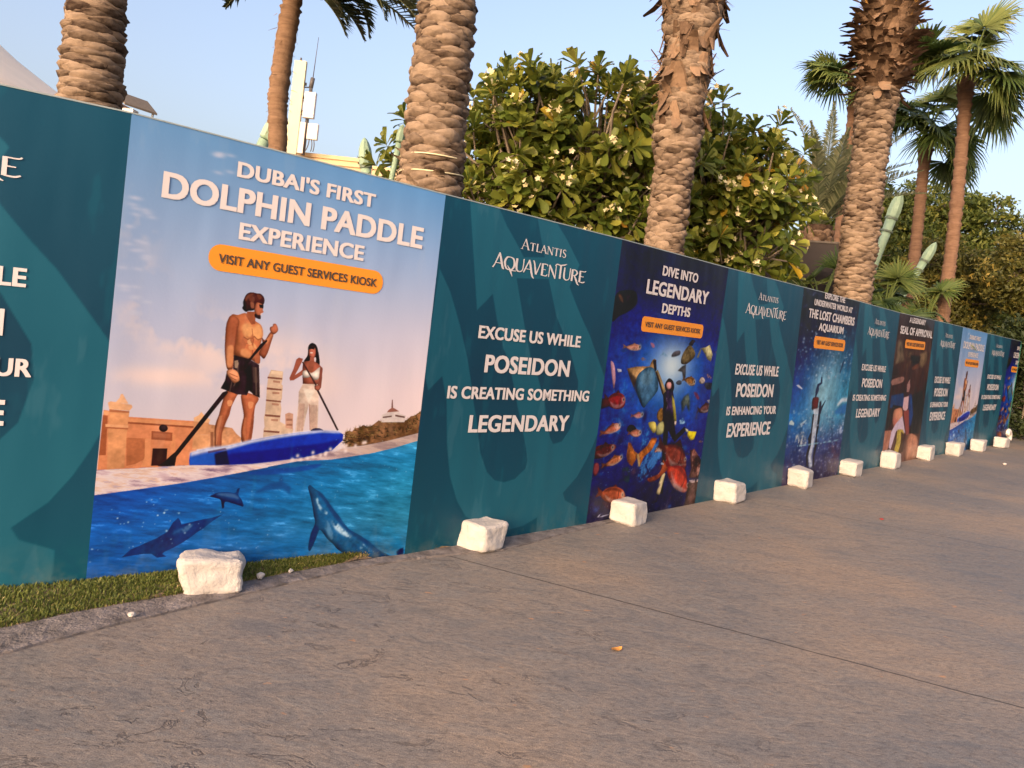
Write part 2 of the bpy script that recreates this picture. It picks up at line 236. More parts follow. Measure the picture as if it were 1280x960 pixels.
  ('',(188,142,88),1,0,0.2,"0.167,0.560 0.239,0.569 0.355,0.573 0.365,0.588 0.377,0.599 0.391,0.603 0.410,0.598 0.414,0.566 0.383,0.549 0.351,0.523 0.281,0.526 0.257,0.513 0.244,0.492 0.194,0.533"),
  ('',(60,44,40),0.75,0,0.0,"0.181,0.549 0.230,0.537 0.276,0.513 0.294,0.456 0.244,0.492"),
  ('',(62,104,136),1,1,0.15,"0.260,0.534 0.318,0.564 0.376,0.570 0.422,0.554 0.450,0.516 0.456,0.482 0.380,0.434 0.355,0.418 0.320,0.434 0.264,0.488"),
  ('',(118,160,180),0.5,1,0.0,"0.290,0.530 0.341,0.556 0.392,0.553 0.394,0.515 0.338,0.502"),
  ('',(44,40,46),1.0,0,0.0,"0.379,0.597 0.408,0.598 0.424,0.562 0.410,0.554 0.393,0.574"),
  ('',(206,172,110),1.0,0,0.0,"0.412,0.554 0.434,0.563 0.483,0.525 0.535,0.482 0.527,0.463 0.499,0.478 0.455,0.516"),
  ('',(90,70,44),1.0,0,0.0,"0.415,0.552 0.430,0.554 0.508,0.482 0.525,0.456 0.501,0.473"),
  ('',(40,20,24),1.0,1,0.0,"0.517,0.504 0.531,0.524 0.555,0.532 0.591,0.522 0.610,0.501 0.605,0.483 0.586,0.474 0.538,0.482"),
  ('',(226,160,150),1.0,1,0.0,"0.537,0.515 0.572,0.516 0.581,0.496 0.559,0.489 0.534,0.499"),
  ('',(40,26,52),1,0,0.6,"0.512,0.469 0.544,0.487 0.606,0.481 0.633,0.439 0.648,0.376 0.544,0.376 0.530,0.386 0.531,0.430"),
  ('',(170,140,150),0.5,0,0.6,"0.547,0.456 0.565,0.456 0.576,0.408 0.560,0.408"),
  ('',(196,180,70),1.0,0,0.0,"0.597,0.468 0.626,0.452 0.652,0.416 0.681,0.364 0.657,0.362 0.634,0.399 0.609,0.439"),
  ('',(226,200,180),1.0,0,0.0,"0.657,0.365 0.681,0.364 0.680,0.346 0.660,0.349"),
  ('',(22,22,40),1.0,0,0.0,"0.537,0.380 0.646,0.378 0.693,0.310 0.767,0.340 0.801,0.328 0.692,0.280 0.658,0.295 0.612,0.327 0.621,0.260 0.644,0.076 0.598,0.084 0.587,0.216 0.566,0.315"),
  ('',(128,90,40),1,1,0.4,"0.487,0.404 0.525,0.417 0.541,0.368 0.510,0.364 0.483,0.382"),
  ('',(228,204,96),1.0,1,0.0,"0.412,0.357 0.442,0.365 0.480,0.360 0.496,0.330 0.467,0.322"),
  ('',(200,190,110),0.9,1,0.0,"0.499,0.351 0.553,0.364 0.565,0.319 0.501,0.314"),
  ('',(150,190,210),0.8,0,0.4,"0.707,0.366 0.742,0.380 0.795,0.360 0.752,0.352 0.717,0.352"),
  ('',(240,214,30),1.0,0,0.0,"0.806,0.323 0.906,0.317 0.888,0.284 0.853,0.282 0.810,0.302"),
  ('',(236,230,190),1.0,0,0.0,"0.775,0.335 0.813,0.328 0.818,0.314 0.792,0.319"),
  ('',(24,24,50),1.0,0,0.0,"0.575,0.089 0.607,0.082 0.599,0.046 0.546,0.046"),
  ('',(232,206,150),1.0,0,0.0,"0.615,0.164 0.642,0.156 0.614,0.074 0.578,0.080 0.590,0.124"),
  ('fish',(122,50,38),1,1,0.15,"0.570,0.265 0.622,0.271 0.689,0.271 0.750,0.260 0.798,0.239 0.832,0.209 0.845,0.171 0.789,0.182 0.707,0.186 0.658,0.182 0.622,0.222"),
  ('',(70,22,20),0.8,0,0.0,"0.582,0.262 0.602,0.268 0.658,0.182 0.625,0.204"),
  ('fish',(206,62,42),1,1,0.12,"0.647,0.180 0.708,0.184 0.765,0.184 0.816,0.170 0.854,0.147 0.876,0.117 0.894,0.078 0.864,0.068 0.826,0.075 0.749,0.096 0.679,0.138"),
  ('',(232,196,186),0.85,0,0.0,"0.671,0.143 0.731,0.116 0.808,0.093 0.847,0.083 0.829,0.075 0.750,0.094"),
  ('',(190,84,44),1,1,0.15,"0.472,0.144 0.512,0.151 0.573,0.159 0.598,0.183 0.603,0.214 0.633,0.190 0.660,0.175 0.618,0.155 0.559,0.135 0.508,0.129"),
  ('',(204,112,46),1,0,0.45,"0.260,0.291 0.282,0.289 0.321,0.258 0.359,0.245 0.395,0.260 0.431,0.274 0.463,0.303 0.507,0.302 0.514,0.291 0.478,0.255 0.414,0.231 0.397,0.205 0.385,0.195 0.354,0.229 0.319,0.201 0.274,0.219 0.258,0.241"),
  ('',(110,56,24),0.7,1,0.4,"0.279,0.253 0.321,0.243 0.337,0.221 0.313,0.203 0.279,0.219"),
  ('',(236,206,140),0.7,0,0.0,"0.347,0.246 0.367,0.245 0.394,0.197 0.375,0.196"),
  ('',(30,22,36),1,1,0.4,"0.230,0.338 0.248,0.355 0.286,0.354 0.316,0.337 0.295,0.324 0.251,0.328"),
  ('fish',(206,120,90),1.0,1,0.0,"0.262,0.325 0.292,0.336 0.341,0.335 0.360,0.323 0.339,0.310 0.289,0.313"),
  ('fish',(138,30,34),1,1,0.2,"0.039,0.443 0.068,0.465 0.110,0.473 0.162,0.467 0.187,0.447 0.180,0.422 0.128,0.414 0.067,0.423"),
  ('',(70,14,24),0.9,0,0.0,"-0.007,0.451 0.040,0.453 0.073,0.431 0.058,0.423 0.003,0.415"),
  ('fish',(212,112,84),1,1,0.1,"0.041,0.325 0.067,0.343 0.107,0.360 0.152,0.363 0.175,0.346 0.151,0.335 0.103,0.328"),
  ('',(240,190,170),0.6,1,0.0,"0.121,0.358 0.152,0.362 0.172,0.349 0.139,0.344"),
  ('fish',(206,116,74),1,1,0.12,"0.087,0.211 0.122,0.230 0.159,0.244 0.215,0.243 0.221,0.231 0.194,0.219 0.141,0.209"),
  ('fish',(114,36,32),1,1,0.2,"-0.010,0.243 -0.002,0.279 0.048,0.288 0.146,0.287 0.160,0.272 0.119,0.255 0.061,0.241"),
  ('',(150,60,56),0.9,1,0.0,"0.003,0.191 0.005,0.223 0.040,0.221 0.049,0.197 0.026,0.177"),
  ('fish',(196,90,54),1,1,0.12,"0.086,0.104 0.112,0.123 0.155,0.131 0.221,0.128 0.273,0.113 0.298,0.085 0.266,0.070 0.200,0.071 0.133,0.080"),
  ('',(236,176,140),0.6,1,0.0,"0.259,0.110 0.276,0.108 0.291,0.090 0.278,0.078 0.260,0.092"),
  ('',(84,50,60),0.8,1,0.0,"0.105,0.082 0.200,0.070 0.266,0.070 0.208,0.045 0.139,0.059"),
  ('fish',(206,136,112),1,1,0.15,"0.133,0.635 0.160,0.643 0.205,0.650 0.249,0.646 0.257,0.634 0.231,0.627 0.174,0.627"),
  ('',(40,60,120),0.7,0,0.0,"0.093,0.622 0.135,0.635 0.157,0.624 0.123,0.615"),
  ('',(190,110,130),0.8,1,0.0,"0.337,0.660 0.368,0.657 0.377,0.645 0.357,0.644"),
  ('',(230,168,186),1.0,1,0.0,"0.031,0.577 0.043,0.582 0.062,0.570 0.079,0.542 0.087,0.511 0.081,0.487 0.061,0.518"),
  ('',(220,220,236),0.9,0,0.0,"0.085,0.558 0.122,0.557 0.129,0.547 0.098,0.545"),
  ('fish',(206,120,110),0.9,1,0.0,"0.266,0.389 0.311,0.401 0.342,0.397 0.341,0.382 0.307,0.380"),
  ('',(140,190,226),0.8,0,0.0,"0.434,0.612 0.463,0.632 0.511,0.616 0.485,0.613 0.467,0.621"),
  ('',(126,104,62),1,1,0.4,"0.643,0.594 0.648,0.629 0.702,0.667 0.761,0.647 0.774,0.627 0.741,0.606 0.690,0.590"),
  ('',(54,44,44),1.0,0,0.0,"0.690,0.669 0.722,0.690 0.758,0.687 0.732,0.664"),
  ('',(206,192,132),1,0,0.2,"0.825,0.659 0.873,0.665 0.915,0.677 0.960,0.638 0.951,0.608 0.910,0.616 0.878,0.637"),
  ('',(150,130,80),0.8,0,0.0,"0.794,0.621 0.824,0.663 0.831,0.649 0.812,0.619"),
  ('',(120,104,70),0.8,0,0.4,"0.957,0.608 1.017,0.680 1.052,0.672 1.012,0.628 0.981,0.594"),
  ('',(66,58,60),0.9,1,0.3,"0.542,0.617 0.563,0.635 0.616,0.641 0.621,0.626 0.570,0.616"),
  ('',(60,54,50),0.9,0,0.4,"0.621,0.563 0.659,0.581 0.695,0.590 0.709,0.538 0.688,0.533 0.667,0.559"),
  ('',(60,60,66),0.9,1,0.0,"0.621,0.516 0.645,0.526 0.675,0.522 0.673,0.510 0.640,0.508"),
  ('fish',(150,98,46),1,1,0.5,"0.700,0.529 0.742,0.541 0.795,0.537 0.816,0.512 0.778,0.505 0.734,0.516"),
  ('',(220,196,180),1,1,0.3,"0.853,0.526 0.877,0.543 0.913,0.534 0.911,0.518 0.875,0.515"),
  ('',(60,56,60),0.9,1,0.4,"0.917,0.518 1.003,0.519 1.018,0.498 0.951,0.493"),
  ('',(150,40,50),0.7,1,0.0,"0.816,0.480 0.854,0.476 0.886,0.453 0.856,0.453"),
  ('',(96,104,84),0.9,0,0.3,"0.698,0.439 0.724,0.464 0.765,0.475 0.790,0.439 0.799,0.397 0.753,0.430 0.724,0.398"),
  ('fish',(96,58,56),1,1,0.3,"0.901,0.397 0.927,0.425 0.985,0.436 1.018,0.415 0.988,0.396"),
  ('',(206,190,180),0.8,0,0.0,"0.968,0.448 1.042,0.453 1.047,0.439 0.998,0.434"),
  ('',(112,68,60),1,0,0.6,"0.862,0.241 0.908,0.247 1.002,0.193 1.028,0.158 1.030,0.118 0.891,0.126 0.902,0.164"),
  ('',(216,170,150),0.5,0,0.5,"0.890,0.231 0.939,0.195 0.945,0.162 0.927,0.143"),
  ('',(206,160,140),0.5,0,0.5,"0.964,0.194 1.014,0.178 1.009,0.139 0.983,0.126"),
  ('',(82,56,50),1,0,0.4,"0.897,0.111 1.034,0.106 1.023,0.001 0.879,-0.008"),
  ('',(196,170,160),0.8,0,0.3,"0.901,0.116 1.031,0.114 1.030,0.101 0.918,0.103"),
  ('',(24,22,56),0.7,0,0.4,"0.389,0.119 0.538,0.136 0.610,0.114 0.575,0.089 0.654,0.047 0.851,0.071 0.907,0.048 0.879,-0.008 0.605,-0.004 0.354,0.003 0.007,-0.009 0.010,0.109 0.097,0.079 0.243,0.051 0.314,0.071"),
  ('',(190,190,220),0.9,0,0.0,"0.077,0.025 0.096,0.035 0.109,0.036 0.096,0.026 0.125,0.030 0.179,0.033 0.177,0.030 0.122,0.024"),
  ('',(30,50,40),0.7,0,0.5,"0.234,0.196 0.284,0.202 0.322,0.174 0.313,0.141 0.264,0.143"),
 ],
 'lost': [
  ('',(212,214,228),1,0,0.0,"0.055,0.523 0.092,0.525 0.161,0.505 0.156,0.501 0.085,0.513"),
  ('',(214,226,232),0.95,0,0.1,"0.810,0.422 0.883,0.455 1.016,0.461 1.006,0.434 0.908,0.434 0.823,0.409"),
  ('',(30,90,170),0.6,0,0.0,"0.783,0.384 0.915,0.417 1.003,0.425 1.016,0.365 0.790,0.368"),
  ('',(30,56,86),0.9,0,0.0,"0.836,0.669 0.845,0.666 0.811,0.612 0.791,0.587 0.781,0.599 0.809,0.649"),
  ('',(30,50,80),1.0,0,0.0,"0.454,0.569 0.476,0.567 0.487,0.535 0.435,0.519 0.438,0.495 0.407,0.460 0.387,0.460 0.384,0.499 0.404,0.530 0.453,0.539"),
  ('',(92,38,36),1.0,1,0.0,"0.347,0.452 0.393,0.462 0.454,0.458 0.459,0.428 0.447,0.394 0.365,0.395 0.352,0.416"),
  ('',(200,206,214),0.9,0,0.2,"0.380,0.397 0.469,0.404 0.518,0.415 0.482,0.371 0.403,0.372"),
  ('',(24,40,60),1.0,0,0.0,"0.476,0.436 0.507,0.442 0.520,0.411 0.580,0.445 0.588,0.443 0.538,0.399 0.523,0.371 0.482,0.371"),
  ('',(196,202,212),0.95,0,0.3,"0.389,0.373 0.482,0.371 0.489,0.290 0.468,0.210 0.454,0.144 0.491,0.085 0.438,0.083 0.387,0.147 0.391,0.204 0.395,0.293"),
  ('',(24,28,44),1.0,0,0.0,"0.383,0.373 0.409,0.372 0.409,0.325 0.411,0.252 0.417,0.203 0.387,0.147 0.423,0.088 0.381,0.095 0.351,0.157 0.378,0.205 0.350,0.242 0.388,0.277"),
  ('',(24,28,44),1.0,0,0.0,"0.482,0.371 0.516,0.371 0.523,0.306 0.505,0.249 0.529,0.207 0.508,0.142 0.518,0.084 0.491,0.085 0.481,0.143 0.488,0.209 0.482,0.274"),
  ('',(206,222,216),0.9,0,0.0,"0.011,0.325 0.018,0.340 0.045,0.347 0.092,0.331 0.090,0.319"),
  ('',(196,214,220),0.8,0,0.0,"0.192,0.325 0.284,0.346 0.292,0.341 0.212,0.305"),
  ('',(178,172,160),0.7,0,0.7,"-0.010,0.218 0.073,0.250 0.197,0.278 0.305,0.291 0.348,0.214 -0.007,0.211"),
  ('',(190,190,206),0.55,0,0.9,"0.842,0.252 0.908,0.302 0.982,0.339 1.016,0.265 0.930,0.254 0.860,0.243"),
  ('',(150,196,204),0.6,0,0.3,"-0.009,0.214 0.335,0.214 0.974,0.223 0.978,0.214 0.338,0.206 -0.006,0.207"),
  ('',(84,50,66),0.6,0,0.5,"0.734,0.200 1.009,0.213 0.982,0.139 0.946,0.017 0.713,0.013 0.845,0.110"),
  ('',(60,46,84),0.7,0,0.4,"-0.079,0.014 -0.032,0.181 0.201,0.100 0.279,-0.010 0.164,-0.002"),
  ('',(40,44,86),0.6,0,0.4,"0.536,0.108 1.053,0.118 0.983,0.002 0.673,0.007"),
 ],
 'seal': [
  ('',(70,74,84),0.8,0,0.0,"0.495,1.029 1.007,1.003 0.970,0.918 0.806,0.956"),
  ('',(112,92,72),0.9,0,0.35,"0.048,0.826 0.152,0.829 0.268,0.701 0.044,0.675"),
  ('',(104,80,58),0.8,0,0.35,"0.285,0.761 0.484,0.766 0.473,0.692 0.317,0.654"),
  ('',(126,100,72),0.9,0,0.35,"0.673,0.757 0.879,0.780 0.912,0.723 0.806,0.664 0.688,0.682"),
  ('',(40,24,22),0.9,0,0.3,"0.396,0.740 0.706,0.745 0.688,0.682 0.479,0.680"),
  ('',(110,64,48),0.9,0,0.3,"0.489,0.661 0.681,0.695 0.698,0.663 0.525,0.643"),
  ('',(168,118,104),0.9,1,0.25,"0.025,0.575 0.298,0.596 0.303,0.563 0.042,0.540"),
  ('',(176,128,120),0.9,0,0.0,"0.425,0.544 0.481,0.581 0.520,0.532 0.502,0.494 0.438,0.495"),
  ('',(14,64,108),1,0,0.2,"0.052,0.473 0.355,0.488 0.428,0.395 0.048,0.391"),
  ('',(20,60,108),1,1,0.15,"0.513,0.474 0.657,0.447 0.717,0.338 0.662,0.244 0.581,0.297"),
  ('',(26,16,22),1,0,0.25,"0.591,0.473 0.894,0.508 1.018,0.389 0.959,0.193 0.683,0.205 0.703,0.338"),
  ('',(224,180,180),1.0,0,0.0,"0.383,0.457 0.516,0.468 0.534,0.386 0.496,0.362 0.388,0.377"),
  ('',(150,70,62),1.0,0,0.0,"0.419,0.364 0.567,0.373 0.656,0.206 0.583,0.196 0.478,0.301"),
  ('',(38,18,20),1.0,0,0.0,"0.017,0.315 0.129,0.413 0.378,0.396 0.416,0.370 0.171,0.376 0.163,0.299 0.029,0.244"),
  ('',(208,138,104),1.0,1,0.0,"0.162,0.371 0.237,0.386 0.373,0.383 0.415,0.315 0.389,0.279 0.303,0.257 0.202,0.267 0.157,0.311"),
  ('',(206,110,100),0.6,1,0.0,"0.166,0.317 0.271,0.319 0.321,0.269 0.226,0.266"),
  ('',(222,196,208),1.0,0,0.0,"0.253,0.283 0.410,0.334 0.550,0.210 0.409,0.241 0.291,0.234 0.207,0.116 0.148,0.131 0.152,0.227"),
  ('',(196,168,70),1,0,0.3,"0.321,0.244 0.472,0.239 0.531,0.199 0.490,0.085 0.293,0.086 0.329,0.158"),
  ('',(70,44,26),0.9,0,0.0,"0.428,0.228 0.557,0.198 0.553,0.084 0.418,0.079 0.455,0.152"),
  ('',(190,124,98),1,0,0.15,"-0.005,0.245 0.167,0.244 0.153,0.179 0.064,-0.014 -0.040,-0.007"),
  ('',(186,124,94),1,1,0.2,"0.617,0.182 0.710,0.204 0.854,0.185 0.946,0.148 0.927,-0.009 0.633,0.003"),
  ('',(130,170,210),1.0,0,0.0,"0.101,0.050 0.214,0.055 0.224,-0.013 0.090,0.002"),
 ],
}
TEXT = {
 'dolphin': [
  ("DUBAI'S FIRST", 0.29, 0.737, 0.92, 0.956),
  ('DOLPHIN PADDLE', 0.093, 0.929, 0.841, 0.898),
  ('EXPERIENCE', 0.313, 0.717, 0.782, 0.821),
  ('VISIT ANY GUEST SERVICES KIOSK', 0.262, 0.774, 0.722, 0.743),
  ('*button', 0.234, 0.797, 0.704, 0.764),
 ],
 'teal': [
  ('*ATLANTIS', 0.388, 0.648, 0.898, 0.929),
  ('*AQUAVENTURE', 0.252, 0.785, 0.83, 0.874),
  ('EXCUSE US WHILE', 0.225, 0.805, 0.619, 0.657),
  ('POSEIDON', 0.275, 0.757, 0.52, 0.574),
  ('IS CREATING SOMETHING', 0.109, 0.906, 0.44, 0.477),
  ('LEGENDARY', 0.23, 0.794, 0.34, 0.393),
 ],
 'enh': [
  ('EXCUSE US WHILE', 0.229, 0.769, 0.56, 0.608),
  ('POSEIDON', 0.272, 0.729, 0.461, 0.523),
  ('IS ENHANCING YOUR', 0.192, 0.798, 0.381, 0.42),
  ('EXPERIENCE', 0.227, 0.748, 0.282, 0.346),
 ],
 'dive': [
  ('DIVE INTO', 0.356, 0.692, 0.91, 0.947),
  ('LEGENDARY', 0.238, 0.824, 0.834, 0.887),
  ('DEPTHS', 0.394, 0.661, 0.774, 0.811),
  ('VISIT ANY GUEST SERVICES KIOSK', 0.264, 0.789, 0.716, 0.735),
  ('*button', 0.237, 0.817, 0.698, 0.753),
 ],
 'lost': [
  ('EXPLORE THE', 0.345, 0.707, 0.971, 1.001),
  ('UNDERWATER WORLD AT', 0.185, 0.868, 0.927, 0.958),
  ('THE LOST CHAMBERS', 0.114, 0.936, 0.861, 0.907),
  ('AQUARIUM', 0.304, 0.745, 0.799, 0.845),
  ('VISIT ANY GUEST SERVICES KIOSK', 0.294, 0.773, 0.735, 0.757),
  ('*button', 0.255, 0.811, 0.715, 0.776),
 ],
 'seal': [
  ('A LEGENDARY', 0.265, 0.716, 0.952, 0.988),
  ('SEAL OF APPROVAL', 0.058, 0.965, 0.872, 0.923),
  ('VISIT ANY GUEST SERVICES KIOSK', 0.262, 0.753, 0.801, 0.825),
  ('*button', 0.23, 0.789, 0.785, 0.841),
 ],
}
# ------------------------------------------------------------------ helpers
rng = np.random.default_rng(7)
random.seed(7)

def tag(o, label=None, cat=None, group=None, kind=None):
    if label: o['label'] = label
    if cat: o['category'] = cat
    if group: o['group'] = group
    if kind: o['kind'] = kind
    return o

def thing(name, label, cat, loc=(0, 0, 0), group=None, rz=0.0):
    o = bpy.data.objects.new(name, None)
    o.empty_display_size = 0.2
    COL.objects.link(o)
    o.location = loc
    o.rotation_euler = (0, 0, rz)
    return tag(o, label, cat, group)

def link(name, me, mats, parent=None, loc=(0, 0, 0)):
    o = bpy.data.objects.new(name, me)
    COL.objects.link(o)
    for m in (mats if isinstance(mats, (list, tuple)) else [mats]):
        if me.materials.find(m.name) < 0 or len(me.materials) < (len(mats) if isinstance(mats, (list, tuple)) else 1):
            me.materials.append(m)
    if parent: o.parent = parent
    o.location = loc
    return o

def copy_tree(o, parent=None):
    c = o.copy()
    COL.objects.link(c)
    c.parent = parent
    for ch in list(o.children):
        copy_tree(ch, c)
    return c

class MB:
    """collects numpy chunks of vertices and faces and makes ONE mesh of them"""
    def __init__(s):
        s.v, s.f, s.m, s.t, s.n = [], [], [], [], 0
    def add(s, v, f, mi=0, tint=0.5):
        v = np.asarray(v, float).reshape(-1, 3)
        for q in (f if isinstance(f, list) and len(f) and isinstance(f[0], np.ndarray) and f[0].ndim == 2 else [np.asarray(f, int)]):
            s.f.append(q + s.n); s.m.append(np.full(len(q), mi))
        s.v.append(v)
        t = np.asarray(tint, float)
        s.t.append(np.full(len(v), float(t)) if t.ndim == 0 else t)
        s.n += len(v)
    def box(s, c, d, mi=0, tint=0.5, rz=0.0):
        x, y, z = np.array(d) / 2
        v = np.array([(a * x, b * y, g * z) for a in (-1, 1) for b in (-1, 1) for g in (-1, 1)], float)
        cz, sz = math.cos(rz), math.sin(rz)
        v = np.c_[v[:, 0] * cz - v[:, 1] * sz, v[:, 0] * sz + v[:, 1] * cz, v[:, 2]] + np.array(c)
        s.add(v, [(0, 1, 3, 2), (4, 6, 7, 5), (0, 4, 5, 1), (2, 3, 7, 6), (0, 2, 6, 4), (1, 5, 7, 3)], mi, tint)
    def tube(s, pts, rad, n=8, mi=0, tint=0.5, cap=True):
        P = np.asarray(pts, float)
        r = np.broadcast_to(np.asarray(rad, float), (len(P),))
        T = np.gradient(P, axis=0)
        T /= np.linalg.norm(T, axis=1)[:, None] + 1e-9
        ref = np.array([0, 0, 1.0]) if abs(T[0][2]) < .9 else np.array([1.0, 0, 0])
        A = np.cross(T, ref); A /= np.linalg.norm(A, axis=1)[:, None] + 1e-9
        B = np.cross(T, A)
        a = np.linspace(0, 2 * np.pi, n, endpoint=False)
        V = (P[:, None] + r[:, None, None] * (A[:, None] * np.cos(a)[None, :, None] + B[:, None] * np.sin(a)[None, :, None])).reshape(-1, 3)
        i = np.arange(len(P) - 1)[:, None] * n
        j = np.arange(n)[None]
        k = (j + 1) % n
        F = np.stack([i + j, i + k, i + n + k, i + n + j], -1).reshape(-1, 4)
        V2 = np.vstack([V, P[:1], P[-1:]])
        if cap:
            c0, c1, b = len(V), len(V) + 1, (len(P) - 1) * n
            t0 = np.array([(c0, (q + 1) % n, q) for q in range(n)])
            t1 = np.array([(c1, b + q, b + (q + 1) % n) for q in range(n)])
            s.add(V2, [F, t0, t1], mi, tint)
        else:
            s.add(V2, [F], mi, tint)
    def lathe(s, prof, c=(0, 0, 0), n=24, mi=0, tint=0.5, wob=0.0, seed=0):
        pr = np.asarray(prof, float)
        s.tube([(c[0], c[1], c[2] + z) for _, z in pr], [r for r, _ in pr], n, mi, tint)
    def mesh(s, name, smooth=True):
        me = bpy.data.meshes.new(name)
        V = np.vstack(s.v)
        me.vertices.add(len(V)); me.vertices.foreach_set('co', V.ravel())
        tot = np.concatenate([np.full(len(q), q.shape[1]) for q in s.f])
        lp = np.concatenate([q.ravel() for q in s.f])
        me.loops.add(len(lp)); me.loops.foreach_set('vertex_index', lp.astype(np.int32))
        me.polygons.add(len(tot))
        st = np.concatenate([[0], np.cumsum(tot)[:-1]])
        me.polygons.foreach_set('loop_start', st.astype(np.int32))
        me.polygons.foreach_set('material_index', np.concatenate(s.m).astype(np.int32))
        me.polygons.foreach_set('use_smooth', np.full(len(tot), bool(smooth)))
        me.update(calc_edges=True)
        at = me.attributes.new('tint', 'FLOAT', 'POINT')
        at.data.foreach_set('value', np.concatenate(s.t).astype(np.float32))
        return me
    def build(s, name, mats, parent=None, smooth=True, loc=(0, 0, 0)):
        me = s.mesh(name, smooth)
        for m in (mats if isinstance(mats, (list, tuple)) else [mats]):
            me.materials.append(m)
        o = bpy.data.objects.new(name, me)
        COL.objects.link(o)
        if parent: o.parent = parent
        o.location = loc
        return o

# ------------------------------------------------------------------ materials
def mat(name):
    m = bpy.data.materials.new(name)
    m.use_nodes = True
    nt = m.node_tree
    return m, nt, nt.nodes['Principled BSDF']

def N(nt, typ, **kw):
    n = nt.nodes.new(typ)
    for k, v in kw.items(): setattr(n, k, v)
    return n

def ramp(nt, stops, interp='LINEAR'):
    r = N(nt, 'ShaderNodeValToRGB')
    e = r.color_ramp.elements
    r.color_ramp.interpolation = interp
    while len(e) < len(stops): e.new(0.5)
    for q, (p, c) in zip(e, stops):
        q.position = p; q.color = (*c, 1) if len(c) == 3 else c
    return r

def noise_tex(nt, scale, detail=4, rough=.55, vec=None, dist=0.0):
    n = N(nt, 'ShaderNodeTexNoise')
    n.inputs['Scale'].default_value = scale
    n.inputs['Detail'].default_value = detail
    n.inputs['Roughness'].default_value = rough
    n.inputs['Distortion'].default_value = dist
    if vec is not None: nt.links.new(vec, n.inputs['Vector'])
    return n

def bump(nt, b, h, strength=.3, dist=.02):
    q = N(nt, 'ShaderNodeBump')
    q.inputs['Strength'].default_value = strength
    q.inputs['Distance'].default_value = dist
    nt.links.new(h, q.inputs['Height'])
    nt.links.new(q.outputs[0], b.inputs['Normal'])
    return q

def mixc(nt, fac, a, b, mode='MIX'):
    m = N(nt, 'ShaderNodeMix', data_type='RGBA', blend_type=mode)
    if isinstance(fac, float): m.inputs[0].default_value = fac
    else: nt.links.new(fac, m.inputs[0])
    for s_, q in ((6, a), (7, b)):
        if isinstance(q, tuple): m.inputs[s_].default_value = (*q, 1)
        else: nt.links.new(q, m.inputs[s_])
    return m.outputs[2]

def simple_mat(name, col, rough=.7, nscale=8, namp=.15, bumps=.1, spec=.3, bscale=None):
    m, nt, b = mat(name)
    tc = N(nt, 'ShaderNodeTexCoord')
    n = noise_tex(nt, nscale, 5, .6, tc.outputs['Object'])
    c0 = tuple(c * (1 - namp) for c in col); c1 = tuple(min(1, c * (1 + namp)) for c in col)
    r = ramp(nt, [(.3, c0), (.7, c1)])
    nt.links.new(n.outputs[0], r.inputs[0])
    nt.links.new(r.outputs[0], b.inputs['Base Color'])
    b.inputs['Roughness'].default_value = rough
    b.inputs['Specular IOR Level'].default_value = spec
    if bumps:
        n2 = noise_tex(nt, bscale or nscale * 6, 4, .6, tc.outputs['Object'])
        bump(nt, b, n2.outputs[0], bumps, .02)
    return m

def leaf_mat(name, stops, rough=.45, trans=.3, spec=.35):
    m, nt, b = mat(name)
    a = N(nt, 'ShaderNodeAttribute', attribute_name='tint')
    r = ramp(nt, stops)
    nt.links.new(a.outputs['Fac'], r.inputs[0])
    nt.links.new(r.outputs[0], b.inputs['Base Color'])
    b.inputs['Roughness'].default_value = rough
    b.inputs['Specular IOR Level'].default_value = spec
    t = N(nt, 'ShaderNodeBsdfTranslucent')
    nt.links.new(r.outputs[0], t.inputs[0])
    mx = N(nt, 'ShaderNodeMixShader'); mx.inputs[0].default_value = trans
    nt.links.new(b.outputs[0], mx.inputs[1]); nt.links.new(t.outputs[0], mx.inputs[2])
    nt.links.new(mx.outputs[0], nt.nodes['Material Output'].inputs[0])
    return m

def bark_mat(name, dark, light, scale=14, stretch=(1, 1, .35), bs=.6):
    m, nt, b = mat(name)
    tc = N(nt, 'ShaderNodeTexCoord')
    mp = N(nt, 'ShaderNodeMapping'); mp.inputs['Scale'].default_value = stretch
    nt.links.new(tc.outputs['Object'], mp.inputs[0])
    n = noise_tex(nt, scale, 6, .65, mp.outputs[0])
    a = N(nt, 'ShaderNodeAttribute', attribute_name='tint')
    ad = N(nt, 'ShaderNodeMath', operation='MULTIPLY_ADD'); ad.inputs[1].default_value = .55
    nt.links.new(a.outputs['Fac'], ad.inputs[0])
    sb = N(nt, 'ShaderNodeMath', operation='MULTIPLY'); sb.inputs[1].default_value = .55
    nt.links.new(n.outputs[0], sb.inputs[0]); nt.links.new(sb.outputs[0], ad.inputs[2])
    r = ramp(nt, [(.28, dark), (.72, light)])
    nt.links.new(ad.outputs[0], r.inputs[0])
    nt.links.new(r.outputs[0], b.inputs['Base Color'])
    b.inputs['Roughness'].default_value = .9
    b.inputs['Specular IOR Level'].default_value = .15
    n2 = noise_tex(nt, scale * 3.2, 5, .7, tc.outputs['Object'])
    bump(nt, b, n2.outputs[0], bs, .015)
    return m

